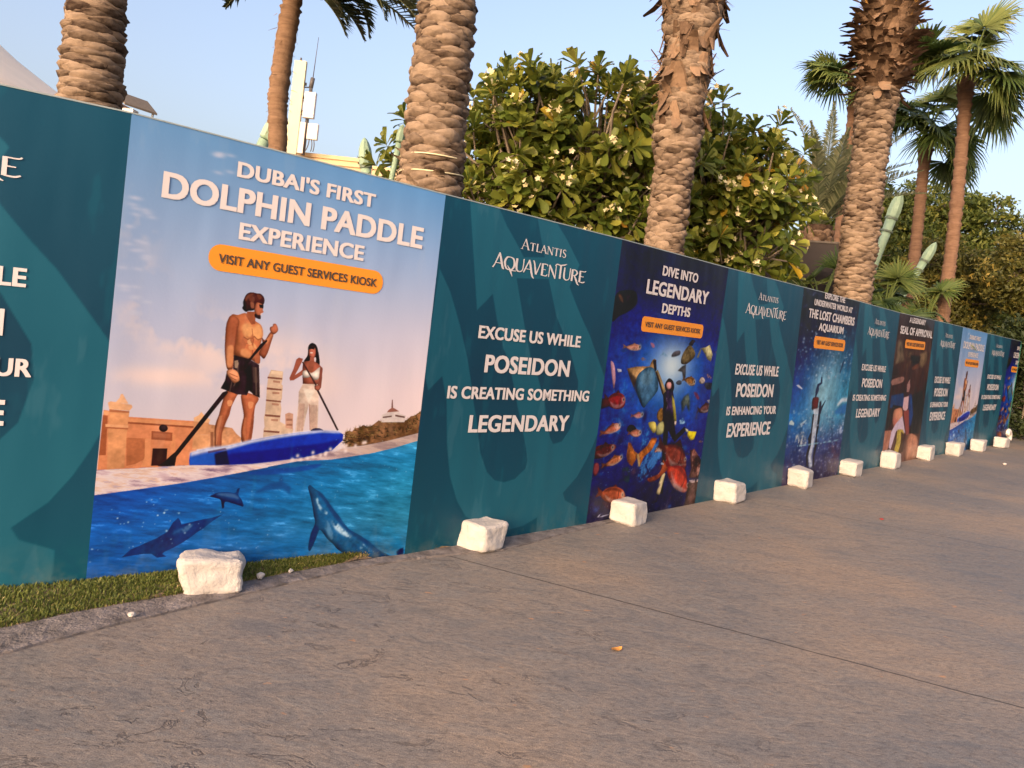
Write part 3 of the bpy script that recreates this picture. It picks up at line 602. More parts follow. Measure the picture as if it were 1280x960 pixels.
def print_mat(name, rough=.4):
    m, nt, b = mat(name)
    a = N(nt, 'ShaderNodeAttribute', attribute_name='print')
    nt.links.new(a.outputs['Color'], b.inputs['Base Color'])
    b.inputs['Roughness'].default_value = rough
    b.inputs['Specular IOR Level'].default_value = .22
    tc = N(nt, 'ShaderNodeTexCoord')
    mp = N(nt, 'ShaderNodeMapping'); mp.inputs['Scale'].default_value = (1, 1, .35)
    nt.links.new(tc.outputs['Object'], mp.inputs[0])
    n = noise_tex(nt, 2.2, 2, .5, mp.outputs[0])
    n2 = noise_tex(nt, 60, 2, .5, tc.outputs['Object'])
    ad = N(nt, 'ShaderNodeMath', operation='MULTIPLY_ADD'); ad.inputs[1].default_value = .02
    nt.links.new(n2.outputs[0], ad.inputs[0]); nt.links.new(n.outputs[0], ad.inputs[2])
    bump(nt, b, ad.outputs[0], .4, .06)
    return m

M = {}
M['print'] = print_mat('printed_banner')
M['white_ink'] = simple_mat('white_ink', (.53, .49, .49), .45, 3, .02, 0)
M['dark_ink'] = simple_mat('dark_ink', (.05, .04, .035), .5, 3, .05, 0)
M['orange_ink'] = simple_mat('orange_ink', (.64, .225, .018), .45, 3, .02, 0)
M['board'] = simple_mat('backing_board', (.3, .26, .2), .8, 5, .1)
M['hem'] = simple_mat('hem_tape', (.25, .30, .31), .5, 9, .1, 0)
M['steel'] = simple_mat('galvanised_steel', (.35, .36, .36), .4, 12, .15)
M['stone'] = simple_mat('white_limestone', (.42, .385, .355), .85, 5, .10, .55, .15, 26)
M['trunk_date'] = bark_mat('date_palm_bark', (.034, .020, .013), (.27, .195, .135), 11, (1, 1, 2.2), 1.0)
M['trunk_boot'] = bark_mat('old_leaf_base', (.04, .022, .013), (.25, .16, .10), 9, (1, 1, .5))
M['trunk_boot_orange'] = bark_mat('fresh_leaf_base', (.12, .06, .02), (.52, .27, .07), 9, (1, 1, .5))
M['trunk_fan'] = bark_mat('fan_palm_bark', (.065, .036, .024), (.27, .158, .10), 6, (1, 1, 5), .9)
M['trunk_thin'] = bark_mat('thin_palm_bark', (.06, .036, .022), (.27, .165, .10), 6, (1, 1, 5), .9)
M['wood'] = bark_mat('branch_bark', (.07, .055, .04), (.25, .20, .15), 9)
M['frangipani_leaf'] = leaf_mat('frangipani_leaf', [(0, (.025, .045, .008)), (.35, (.105, .145, .022)), (.6, (.255, .27, .045)), (.86, (.42, .37, .07)), (.95, (.50, .34, .03)), (1, (.48, .25, .04))], .42, .38)
M['petal'] = leaf_mat('petal', [(0, (.80, .66, .30)), (1, (.85, .76, .52))], .6, .3)
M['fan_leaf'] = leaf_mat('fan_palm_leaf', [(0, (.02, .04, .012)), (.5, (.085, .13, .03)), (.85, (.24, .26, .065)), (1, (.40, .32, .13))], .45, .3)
M['date_leaf'] = leaf_mat('date_palm_leaf', [(0, (.03, .045, .02)), (.45, (.11, .13, .06)), (.7, (.24, .25, .13)), (1, (.38, .34, .18))], .5, .25)
M['dry_leaf'] = leaf_mat('dry_frond', [(0, (.03, .025, .015)), (.5, (.12, .085, .04)), (1, (.25, .18, .09))], .6, .2)
M['tree_leaf'] = leaf_mat('tree_leaf', [(0, (.022, .04, .01)), (.55, (.10, .13, .025)), (1, (.26, .24, .045))], .55, .3)
M['gold_leaf'] = leaf_mat('golden_tree_leaf', [(0, (.03, .036, .010)), (.5, (.115, .115, .026)), (.85, (.25, .20, .045)), (1, (.40, .28, .06))], .55, .3)
M['shrub_leaf'] = leaf_mat('shrub_leaf', [(0, (.01, .02, .006)), (.6, (.035, .05, .014)), (1, (.09, .10, .03))], .6, .2)
M['grass'] = leaf_mat('grass_blade', [(0, (.045, .07, .012)), (.5, (.155, .185, .036)), (.8, (.26, .235, .07)), (1, (.46, .35, .17))], .6, .25)
M['kelp'] = simple_mat('pale_green_paint', (.27, .38, .27), .5, 10, .1)
M['kelp_ring'] = simple_mat('grey_green_ring', (.13, .17, .13), .5, 10, .1)
M['stucco'] = simple_mat('tan_stucco', (.58, .42, .24), .85, 3, .08)
M['cream'] = simple_mat('cream_panel', (.66, .58, .36), .6, 3, .05)
M['offwhite'] = simple_mat('offwhite_box', (.66, .60, .54), .6, 3, .05)
M['darkmetal'] = simple_mat('dark_metal', (.09, .08, .075), .5, 8, .15)
M['tent'] = simple_mat('tent_fabric', (.88, .70, .52), .7, 2, .04)
M['brownboard'] = simple_mat('dark_brown_board', (.055, .042, .036), .7, 3, .12)
M['shade'] = simple_mat('brown_shade_cloth', (.16, .13, .10), .8, 20, .15)
M['sandstone'] = simple_mat('pink_sandstone', (.55, .30, .18), .8, 9, .15)
M['leaf_litter'] = simple_mat('dry_leaf_litter', (.5, .22, .05), .7, 30, .2)
M['red_scrap'] = simple_mat('red_scrap', (.35, .03, .02), .7, 30, .2)
M['green_pole'] = simple_mat('dark_green_pole', (.03, .11, .08), .4, 10, .1)
M['glass'] = simple_mat('dark_window', (.03, .04, .05), .1, 3, .1, 0, .6)

# ------------------------------------------------------------------ the fence line frame
YAW, DPERP = 0.7378655837, 3.7671333606
FD = np.array([math.sin(YAW), math.cos(YAW), 0.0])         # along the hoarding, away from the camera
FN = np.array([-math.cos(YAW), math.sin(YAW), 0.0])        # through the hoarding, away from the camera
UPZ = np.array([0, 0, 1.0])
def FP(s, p, z=0.0):
    return FD * s + FN * (DPERP + p) + UPZ * z

# ------------------------------------------------------------------ painter for the printed pictures
def vnoise(h, w, cells_y, cells_x, seed, octv=4, gain=.55):
    g = np.random.default_rng(seed)
    out = np.zeros((h, w)); amp = 1.0; tot = 0
    for o in range(octv):
        ny, nx = max(2, int(cells_y * 2 ** o)) + 2, max(2, int(cells_x * 2 ** o)) + 2
        L = g.random((ny, nx))
        y = np.linspace(0, ny - 2.001, h); x = np.linspace(0, nx - 2.001, w)
        yi, xi = y.astype(int), x.astype(int)
        fy = (y - yi)[:, None]; fx = (x - xi)[None]
        fy = fy * fy * (3 - 2 * fy); fx = fx * fx * (3 - 2 * fx)
        a = L[yi][:, xi]; b = L[yi][:, xi + 1]; c = L[yi + 1][:, xi]; d = L[yi + 1][:, xi + 1]
        out += amp * ((a * (1 - fx) + b * fx) * (1 - fy) + (c * (1 - fx) + d * fx) * fy)
        tot += amp; amp *= gain
    return out / tot

def smooth_poly(p, k=4):
    p = np.asarray(p, float); n = len(p)
    t = np.linspace(0, 1, k, endpoint=False)[:, None]
    out = []
    for i in range(n):
        a, b, c, d = p[i - 1], p[i], p[(i + 1) % n], p[(i + 2) % n]
        out.append(.5 * ((2 * b) + (-a + c) * t + (2 * a - 5 * b + 4 * c - d) * t ** 2 + (-a + 3 * b - 3 * c + d) * t ** 3))
    return np.vstack(out)

def blur(m, q):
    for _ in range(2):
        for ax in (0, 1):
            p = np.pad(m, [(q + 1, q) if k == ax else (0, 0) for k in (0, 1)], mode='edge')
            cs = np.cumsum(p, axis=ax); n = m.shape[ax]
            hi = np.take(cs, np.arange(2 * q + 1, 2 * q + 1 + n), axis=ax); lo = np.take(cs, np.arange(0, n), axis=ax)
            m = (hi - lo) / (2 * q + 1)
    return m

def pad_slice(sl, q, h, w, m):
    y0, y1, x0, x1 = sl[0].start - q, sl[0].stop + q, sl[1].start - q, sl[1].stop + q
    cy, cx = max(0, -y0), max(0, -x0)
    m = m[cy:m.shape[0] - max(0, y1 - h), cx:m.shape[1] - max(0, x1 - w)]
    return (slice(max(0, y0), min(h, y1)), slice(max(0, x0), min(w, x1))), m

class Canvas:
    def __init__(s, w, h):
        s.w, s.h = w, h
        s.c = np.zeros((h, w, 3))
        s.u = (np.arange(w)[None] / (w - 1)) * np.ones((h, 1))
        s.v = (np.arange(h)[:, None] / (h - 1)) * np.ones((1, w))
        s.nz = vnoise(h, w, 26, 20, 5, 4, .75) * 2 - 1
        s.nf = vnoise(h, w, 90, 60, 15, 3, .8) * 2 - 1
    def mask(s, pts, SS=3):
        p = np.asarray(pts, float) * np.array([s.w - 1, s.h - 1])
        x0 = max(0, int(p[:, 0].min()) - 1); x1 = min(s.w, int(p[:, 0].max()) + 3)
        y0 = max(0, int(p[:, 1].min()) - 1); y1 = min(s.h, int(p[:, 1].max()) + 3)
        if x1 <= x0 or y1 <= y0: return None
        off = (np.arange(SS) + .5) / SS - .5
        ys = (np.arange(y0, y1)[:, None] + off[None]).ravel()
        xs = (np.arange(x0, x1)[:, None] + off[None]).ravel()
        ins = np.zeros((len(ys), len(xs)), bool)
        n = len(p)
        for i in range(n):
            (xa, ya), (xb, yb) = p[i], p[(i + 1) % n]
            if ya == yb: continue
            rows = np.nonzero((ya > ys) != (yb > ys))[0]
            if len(rows) == 0: continue
            xi = xa + (ys[rows] - ya) * (xb - xa) / (yb - ya)
            ins[rows] ^= xs[None] < xi[:, None]
        m = ins.reshape(y1 - y0, SS, x1 - x0, SS).mean((1, 3))
        return (slice(y0, y1), slice(x0, x1)), m
    def fill(s, pts, col, a=1.0, noise=0.0, smooth=False, vol=None, soft=None):
        """flat shape; vol rounds it off with photographic shading, soft feathers its edge"""
        if smooth: pts = smooth_poly(pts)
        r = s.mask(pts)
        if r is None: return
        sl, m = r
        size = min(m.shape)
        if soft is None: soft = a < 1 and size > 16
        if soft:
            q = int(np.clip(size * .05, 1, 2))
            m2 = blur(np.pad(m, q), q); sl2 = pad_slice(sl, q, s.h, s.w, m2)
            sl, m = sl2
        c = np.ones((*m.shape, 3)) * np.array(col, float)
        if (smooth and a >= 1 if vol is None else vol and a >= .85) and size > 5:
            q = int(np.clip(size * .16, 1, 9))
            bl = blur(np.pad(m, q + 2), q)[q + 2:-q - 2, q + 2:-q - 2]
            gy, gx = np.gradient(bl)
            sh = .70 + .42 * np.clip(bl * 2 - .9, 0, 1) + .62 * q * (-(gx * .55 + gy * .75))
            c = c * np.clip(sh, .35, 1.5)[..., None]
        tex = noise * s.nz[sl] * 1.4 + .10 * s.nf[sl]
        c = c * (1 + tex[..., None])
        if noise >= .3 and a < .9:          # dappled: only patches of the shape show
            m = m * np.clip(s.nz[sl] * 3.2 + .35, 0, 1)
        m = (m * a)[..., None]
        s.c[sl] = s.c[sl] * (1 - m) + c * m
    def full(s, pts):
        M_ = np.zeros((s.h, s.w)); r = s.mask(pts)
        if r is not None: M_[r[0]] = r[1]
        return M_
    def blend(s, m, col):
        m = np.clip(m, 0, 1)[..., None]
        s.c = s.c * (1 - m) + np.asarray(col, float) * m
    def blob(s, u, v, ru, rv, col, a=1.0):
        d = ((s.u - u) / ru) ** 2 + ((s.v - v) / rv) ** 2
        s.blend(a * np.exp(-d), col)
    def dots(s, n, seed, col, umin=0, umax=1, vmin=0, vmax=1, rmax=1.6, a=.9):
        g = np.random.default_rng(seed)
        for _ in range(n):
            x = g.uniform(umin, umax) * s.w; y = g.uniform(vmin, vmax) * s.h; r = g.uniform(.5, rmax)
            x0, x1, y0, y1 = int(max(0, x - 4)), int(min(s.w, x + 5)), int(max(0, y - 4)), int(min(s.h, y + 5))
            if x1 <= x0 or y1 <= y0: continue
            yy, xx = np.mgrid[y0:y1, x0:x1]
            m = (a * g.uniform(.4, 1) * np.exp(-((xx - x) ** 2 + (yy - y) ** 2) / r ** 2))[..., None]
            s.c[y0:y1, x0:x1] = s.c[y0:y1, x0:x1] * (1 - m) + np.array(col, float) * m
    def linear(s):
        c = np.clip(s.c, 0, 255) / 255
        c = np.where(c <= .04045, c / 12.92, ((c + .055) / 1.055) ** 2.4)
        return np.clip((c - .018) / np.array(PRINT_WB), 0.003, .9)

PRINT_WB = (1.68, 1.57, 1.42)

def pts_of(s):
    return [tuple(float(q) for q in p.split(',')) for p in s.split()]

def lerpc(t, stops):
    t = np.asarray(t)
    xs = [p for p, _ in stops]
    return np.stack([np.interp(t, xs, [c[i] for _, c in stops]) for i in range(3)], -1)

def art_dolphin(w, h):
    c = Canvas(w, h)
    L_ = lerpc(c.v, [(.3, (222, 206, 208)), (.45, (204, 200, 214)), (.6, (180, 190, 216)), (.8, (146, 174, 210)), (1, (112, 158, 202))])
    R_ = lerpc(c.v, [(.3, (244, 218, 212)), (.45, (236, 214, 214)), (.6, (212, 206, 220)), (.8, (160, 184, 220)), (1, (108, 162, 214))])
    t = c.u[..., None] ** 1.3
    c.c = L_ * (1 - t) + R_ * t
    cl = vnoise(h, w, 7, 6, 31, 5, .6)
    for (u, v, ru, rv, a) in ((.16, .575, .13, .045, 1.0), (.27, .54, .14, .04, .9), (.13, .455, .12, .022, .9), (.2, .46, .08, .015, .8), (.5, .50, .13, .07, .75),
                              (.57, .46, .12, .05, .8), (.40, .46, .1, .05, .6), (.06, .68, .05, .03, .5), (.05, .77, .05, .05, .45), (.3, .5, .12, .05, .6), (.08, .62, .04, .03, .5)):
        d = ((c.u - u) / ru) ** 2 + ((c.v - v) / rv) ** 2
        c.blend(a * np.clip((cl - .43) * 7, 0, 1) * np.exp(-d), (244, 218, 208))
    st = vnoise(h, w, 84, 13, 71, 4, .7)
    # tilt the streaks with the swell
    sh = (c.v + .10 * c.u) % 1.0
    idx = np.clip((sh * (h - 1)).astype(int), 0, h - 1)
    st = st[idx, np.arange(w)[None].repeat(h, 0)]
    for (nm, col, a, sm, no, p) in ART['dolphin']:
        P = pts_of(p)
        if nm == 'water':
            m = c.full(P)
            A = lerpc(c.v, [(0, (46, 98, 176)), (.12, (34, 96, 180)), (.2, (24, 80, 166)), (.26, (18, 48, 120))])
            B = lerpc(c.v, [(0, (36, 116, 172)), (.1, (54, 134, 170)), (.2, (48, 136, 178)), (.28, (46, 134, 186)), (.34, (78, 164, 206))])
            t = np.clip(c.u * 1.15 - .1, 0, 1)[..., None]
            W = A * (1 - t) + B * t
            W = W * (1 + (st[..., None] - .5) * .7)
            W += np.clip((st[..., None] - .66) * 200, 0, 26)
            c.blend(m, W)
        elif nm == 'surface':
            m = c.full(P)
            n = vnoise(h, w, 70, 10, 77, 4, .7)[idx, np.arange(w)[None].repeat(h, 0)]
            S = lerpc(n, [(.25, (128, 104, 128)), (.42, (206, 178, 182)), (.55, (232, 214, 212)), (.68, (226, 190, 168)), (.8, (170, 160, 190))])
            k_ = np.clip((c.u - .5) * 2.4, 0, .75)[..., None]
            S = S * (1 - k_) + np.array([186., 160., 146.]) * (.85 + .3 * n[..., None]) * k_
            c.blend(m, S)
        elif nm == 'farwood':
            c.fill(P, col, a, .55, False)
            g = np.random.default_rng(3)
            for _ in range(150):                       # palm heads in the far grove
                j = g.integers(0, 16); t = g.random()
                x = P[j][0] * (1 - t) + P[j + 1][0] * t; y = P[j][1] * (1 - t) + P[j + 1][1] * t - g.uniform(0, .045)
                cc = [(64, 52, 34), (96, 76, 46), (150, 118, 76), (44, 40, 28)][g.integers(4)]
                for q in range(6):
                    an = g.uniform(-.3, 3.4); l = g.uniform(.008, .016)
                    e = (x + math.cos(an) * l, y + math.sin(an) * l * .8)
                    c.fill([(x - .001, y), (x + .001, y + .0015), e], cc, .9, 0, False, False, False)
        else:
            c.fill(P, col, a, no, bool(sm))
    g = np.random.default_rng(12)
    for _ in range(16):
        u = g.uniform(.55, .82); c.blob(u, .268 + (u - .55) * .16 + g.uniform(-.008, .008), .006, .005, (246, 226, 220), .85)
    c.dots(60, 21, (190, 215, 240), 0, .5, .05, .2, 1.4, .8)
    c.dots(50, 22, (190, 225, 235), .5, 1, .15, .32, 1.2, .7)
    c.dots(14, 23, (225, 240, 250), .06, .26, .1, .165, 2.2, .9)
    # faint pale smears towards the picture's left edge
    g = np.random.default_rng(19)
    for (u0, v0) in ((.02, .80), (.03, .71), (.035, .62), (.25, .95)):
        for _ in range(9):
            u, v = u0 + g.uniform(-.02, .06), v0 + g.uniform(-.035, .035)
            c.blob(u, v, .014, .004, (206, 208, 224), .45)
    return c

def art_teal(w, h):
    c = Canvas(w, h)
    base = lerpc(c.v, [(0, (34, 88, 104)), (.5, (22, 73, 91)), (1, (34, 87, 107))])
    lite = lerpc(c.v, [(0, (52, 108, 122)), (.5, (46, 98, 114)), (1, (52, 110, 128))])
    c.c = base.copy()
    for (nm, col, a, sm, no, p) in ART['teal']:
        c.blend(c.full(pts_of(p)), lite if nm == 'mark' else base)
    return c

def art_dive(w, h):
    c = Canvas(w, h)
    c.c = lerpc(c.v, [(0, (22, 18, 50)), (.15, (24, 26, 84)), (.4, (26, 66, 160)), (.6, (24, 70, 170)), (.72, (20, 42, 122)), (.85, (20, 22, 68)), (1, (18, 15, 44))])
    n = vnoise(h, w, 14, 10, 41, 5, .6)
    c.c *= (.72 + .6 * n)[..., None]
    e = ((c.u - .5) * 2) ** 2
    c.blend(.45 * e, (18, 22, 84))
    c.c *= (.70 + .60 * vnoise(h, w, 60, 30, 47, 3, .8))[..., None]
    c.blob(.42, .90, .07, .25, (60, 86, 120), .35)
    c.blob(.55, .53, .26, .13, (60, 140, 214), .6)
    c.blob(.56, .58, .17, .09, (214, 230, 232), 1.0)
    g = np.random.default_rng(48)
    for _ in range(70):                      # coral rubble and rays
        u, v = g.uniform(0, 1), g.uniform(.02, .4)
        c.blob_small(u, v, g.uniform(.006, .03), g.uniform(.004, .02), g.uniform(.3, .8), [(20, 20, 60), (60, 110, 190), (30, 40, 110), (90, 60, 70)][g.integers(4)])
    c.dots(160, 42, (150, 180, 220), 0, 1, .02, .35, 1.3, .7)
    c.dots(120, 43, (120, 160, 220), 0, 1, .3, .8, 1.1, .6)
    for (nm, col, a, sm, no, p) in ART['dive']:
        P = pts_of(p)
        cc = np.array(col, float)
        if nm == 'fish':
            Q = np.array(P); ctr = Q.mean(0); asp = np.array([1.0, 1.26])
            X = (Q - ctr) * asp
            ax = np.linalg.svd(X, full_matrices=False)[2][0]
            if ax[0] < 0: ax = -ax
            nr = np.array([-ax[1], ax[0]])
            l = np.abs(X @ ax).max(); w_ = np.abs(X @ nr).max()
            pt = lambda s_, t_: tuple(ctr + (ax * s_ * l + nr * t_ * w_) / asp)
            c.fill([pt(-.8, .12), pt(-1.35, .75), pt(-1.22, .1), pt(-1.4, -.6), pt(-.8, -.15)], cc * .6, .95, .3, False, False)
            c.fill([pt(-.3, .7), pt(.0, 1.35), pt(.35, .75)], cc * .55, .9, .3, False, False)
        c.fill(P, tuple(q * .88 + 6 for q in col), a, no + .22, bool(sm), vol=True)
        if nm == 'fish':
            c.fill([pt(-.7, -.1), pt(-.1, -.45), pt(.55, -.3), pt(.9, -.05), pt(.5, -.75), pt(-.2, -.9)], cc * .4 + 140, .55, .2, True, False, True)
            c.fill([pt(-.8, .2), pt(-.1, .55), pt(.6, .45), pt(.3, .85), pt(-.4, .85)], cc * .35, .55, .2, True, False, True)
            c.fill([pt(.30, -.5), pt(.36, .0), pt(.30, .5), pt(.35, .5), pt(.42, 0), pt(.35, -.5)], cc * .45, .7, 0, True, False)
            e = pt(.70, .18)
            c.blob_small(e[0], e[1], .012, .009, .9, (226, 214, 196)); c.blob_small(e[0], e[1], .006, .0045, 1.0, (16, 12, 16))
    g = np.random.default_rng(44)
    for _ in range(20):        # small fish far off
        u, v = g.uniform(.03, .97), g.uniform(.12, .78)
        if .3 < u < .7 and .3 < v < .66: continue
        col = [(190, 170, 150), (140, 90, 60), (60, 50, 60), (170, 190, 210), (200, 120, 90)][g.integers(5)]
        a = g.uniform(-.5, .5); l = g.uniform(.012, .03)
        q = np.array([(-1, 0), (-.3, .35), (.6, .2), (1, .35), (1, -.35), (.6, -.2), (-.3, -.35)]) * l
        q = np.c_[q[:, 0] * math.cos(a) - q[:, 1] * math.sin(a), (q[:, 0] * math.sin(a) + q[:, 1] * math.cos(a)) * .8] + (u, v)
        c.fill(q, col, .7, .3, True)
    c.dots(90, 45, (190, 205, 235), 0, 1, .0, .3, 1.2, .75)
    return c

def art_lost(w, h):
    c = Canvas(w, h)
    L_ = lerpc(c.v, [(0, (58, 46, 84)), (.2, (44, 66, 120)), (.35, (34, 112, 180)), (.5, (20, 70, 150)), (.65, (18, 40, 100)), (.8, (22, 24, 52)), (1, (20, 20, 42))])
    R_ = lerpc(c.v, [(0, (52, 40, 62)), (.2, (58, 60, 110)), (.35, (70, 150, 186)), (.5, (60, 146, 176)), (.65, (34, 96, 136)), (.8, (24, 62, 92)), (1, (18, 26, 48))])
    t = c.u[..., None]
    c.c = L_ * (1 - t) + R_ * t
    c.blob(.5, .48, .22, .17, (150, 196, 206), .9)
    c.blob(.7, .55, .12, .2, (120, 178, 192), .5)
    n = vnoise(h, w, 22, 14, 51, 5, .75)
    c.c *= (.6 + .8 * n)[..., None]
    for k in range(9):
        u = .45 + k * .055
        q = [(u, .8), (u + .012, .8), (u - .10, .3), (u - .12, .3)]
        c.fill(q, (170, 208, 214), .22)
    g = np.random.default_rng(52)
    for (n_, v0, v1, a) in ((150, .55, .8, .7), (90, .8, 1, .35), (220, .05, .4, .55)):
        for _ in range(n_):
            u, v = g.uniform(0, 1), g.uniform(v0, v1)
            c.blob_small(u, v, g.uniform(.004, .02), g.uniform(.002, .007), g.uniform(.3, 1) * a, (196, 210, 226))
    for (nm, col, a, sm, no, p) in ART['lost']:
        c.fill(pts_of(p), col, a, no, bool(sm))
    for _ in range(120):
        u, v = g.uniform(.0, 1), g.uniform(.02, .36)
        c.blob_small(u, v, g.uniform(.004, .018), g.uniform(.002, .006), g.uniform(.3, .9), [(200, 206, 226), (50, 46, 90), (120, 150, 190)][g.integers(3)])
    return c

def _blob_small(s, u, v, ru, rv, a, col):
    x, y = u * s.w, v * s.h
    rx, ry = max(.7, ru * s.w), max(.7, rv * s.h)
    x0, x1, y0, y1 = int(max(0, x - 3 * rx)), int(min(s.w, x + 3 * rx + 1)), int(max(0, y - 3 * ry)), int(min(s.h, y + 3 * ry + 1))
    if x1 <= x0 or y1 <= y0: return
    yy, xx = np.mgrid[y0:y1, x0:x1]
    m = (a * np.exp(-((xx - x) / rx) ** 2 - ((yy - y) / ry) ** 2))[..., None]
    s.c[y0:y1, x0:x1] = s.c[y0:y1, x0:x1] * (1 - m) + np.array(col, float) * m
Canvas.blob_small = _blob_small

def art_seal(w, h):
    c = Canvas(w, h)
    c.c = lerpc(c.v, [(0, (120, 84, 72)), (.25, (70, 44, 36)), (.5, (58, 34, 32)), (.8, (82, 54, 46)), (1, (70, 52, 52))])
    n = vnoise(h, w, 8, 12, 61, 5, .65)
    c.c *= (.5 + 1.0 * n)[..., None]
    c.blob(.5, .93, .5, .12, (44, 30, 34), .75)
    for (nm, col, a, sm, no, p) in ART['seal']:
        c.fill(pts_of(p), col, a, no, bool(sm))
    return c

# ------------------------------------------------------------------ lettering
_tcache = {}
def text_mesh(txt, weight):
    """flat triangles of a text line, normalised to a 1 x 1 box; several shifted copies thicken the strokes"""
    key = (txt, weight)
    if key in _tcache: return _tcache[key]
    cu = bpy.data.curves.new('lettering', 'FONT')
    cu.body = txt; cu.size = 1.0; cu.resolution_u = 4; cu.offset = 0.008
    cu.space_character = 1.0 + weight * 1.2
    ob = bpy.data.objects.new('lettering', cu)
    COL.objects.link(ob)
    bpy.context.view_layer.update()
    dg = bpy.context.evaluated_depsgraph_get()
    me = bpy.data.meshes.new_from_object(ob.evaluated_get(dg))
    v = np.zeros(len(me.vertices) * 3); me.vertices.foreach_get('co', v)
    v = v.reshape(-1, 3)[:, :2]
    me.calc_loop_triangles()
    t = np.zeros(len(me.loop_triangles) * 3, int); me.loop_triangles.foreach_get('vertices', t)
    t = t.reshape(-1, 3)
    bpy.data.objects.remove(ob); bpy.data.curves.remove(cu); bpy.data.meshes.remove(me)
    V, T, Z = [], [], []
    k = 0
    for dx in (-weight, 0, weight):
        for dy in (-weight * .45, weight * .45):
            V.append(v + (dx, dy)); T.append(t + k * len(v)); Z.append(np.full(len(v), k * .0002)); k += 1
    V = np.vstack(V); T = np.vstack(T); Z = np.concatenate(Z)
    lo, hi = V.min(0), V.max(0)
    V = (V - lo) / (hi - lo)
    _tcache[key] = (V, T, Z)
    return _tcache[key]

def stroke_mesh(strokes, step=0.0):
    V, F, Z = [], [], []
    n = 0
    for k, st in enumerate(strokes):
        p = np.array([q[:2] for q in st], float); w = np.array([q[2] for q in st])
        if len(p) > 2:
            t = np.linspace(0, len(p) - 1, (len(p) - 1) * 5 + 1)
            pe = np.vstack([2 * p[0] - p[1], p, 2 * p[-1] - p[-2]])
            i = np.minimum(t.astype(int), len(p) - 2); f = (t - i)[:, None]
            a, b, c, d = pe[i], pe[i + 1], pe[i + 2], pe[i + 3]
            w = np.interp(t, np.arange(len(w)), w)
            p = .5 * ((2 * b) + (-a + c) * f + (2 * a - 5 * b + 4 * c - d) * f ** 2 + (-a + 3 * b - 3 * c + d) * f ** 3)
        T = np.gradient(p, axis=0); T /= np.linalg.norm(T, axis=1)[:, None] + 1e-9
        nn = np.c_[-T[:, 1], T[:, 0]] * w[:, None] / 2
        v = np.vstack([p + nn, p - nn]); m = len(p)
        i = np.arange(m - 1)
        V.append(v); F.append(np.c_[i, i + m, i + m + 1, i + 1] + n); Z.append(np.full(len(v), k % 7 * .0002)); n += len(v)
    return np.vstack(V), np.vstack(F), np.concatenate(Z)

def glyph(ch):
    K, H_ = .17, .065
    sf = lambda x, y: [(x - .13, y, .05), (x + .13, y, .05)]
    G = {
     'A': (.86, [[(.08, 0, H_), (.42, 1, H_ * 1.3)], [(.40, 1.02, K * .8), (.78, 0, K)], [(.2, .34, .05), (.62, .34, .05)], sf(.08, .02), sf(.78, .02)]),
     'T': (.80, [[(.4, 0, K), (.4, .97, K)], [(.06, .95, .07), (.74, .95, .07)], [(.06, .97, .05), (.05, .8, .04)], [(.74, .97, .05), (.75, .8, .04)], sf(.4, .02)]),
     'L': (.68, [[(.2, 0, K), (.2, 1, K)], [(.1, .04, .07), (.6, .04, .07)], [(.6, .02, .05), (.63, .22, .04)], sf(.2, .97)]),
     'N': (.94, [[(.14, 0, H_), (.14, 1, H_)], [(.12, 1, K), (.8, .0, K)], [(.8, 0, H_), (.8, 1, H_)], sf(.14, .02), sf(.8, .97), sf(.1, .97)]),
     'I': (.42, [[(.2, 0, K), (.2, 1, K)], sf(.2, .02), sf(.2, .97)]),
     'S': (.62, [[(.5, .82, .06), (.44, .95, .08), (.28, .99, .1), (.12, .86, .12), (.14, .66, .15), (.32, .52, .17), (.48, .36, .15), (.5, .16, .12), (.34, .02, .1), (.16, .03, .08), (.08, .2, .05)]]),
    }
    return G[ch]

def logo_small():
    x = 0; S = []
    for k, ch in enumerate('ATLANTIS'):
        w, st = glyph(ch)
        g = 1.28 if k == 0 else 1.0
        S += [[(x + px * g, py * g, ww * (1.08 if k == 0 else 1.0)) for px, py, ww in s_] for s_ in st]
        x += w * g + .02
    return S

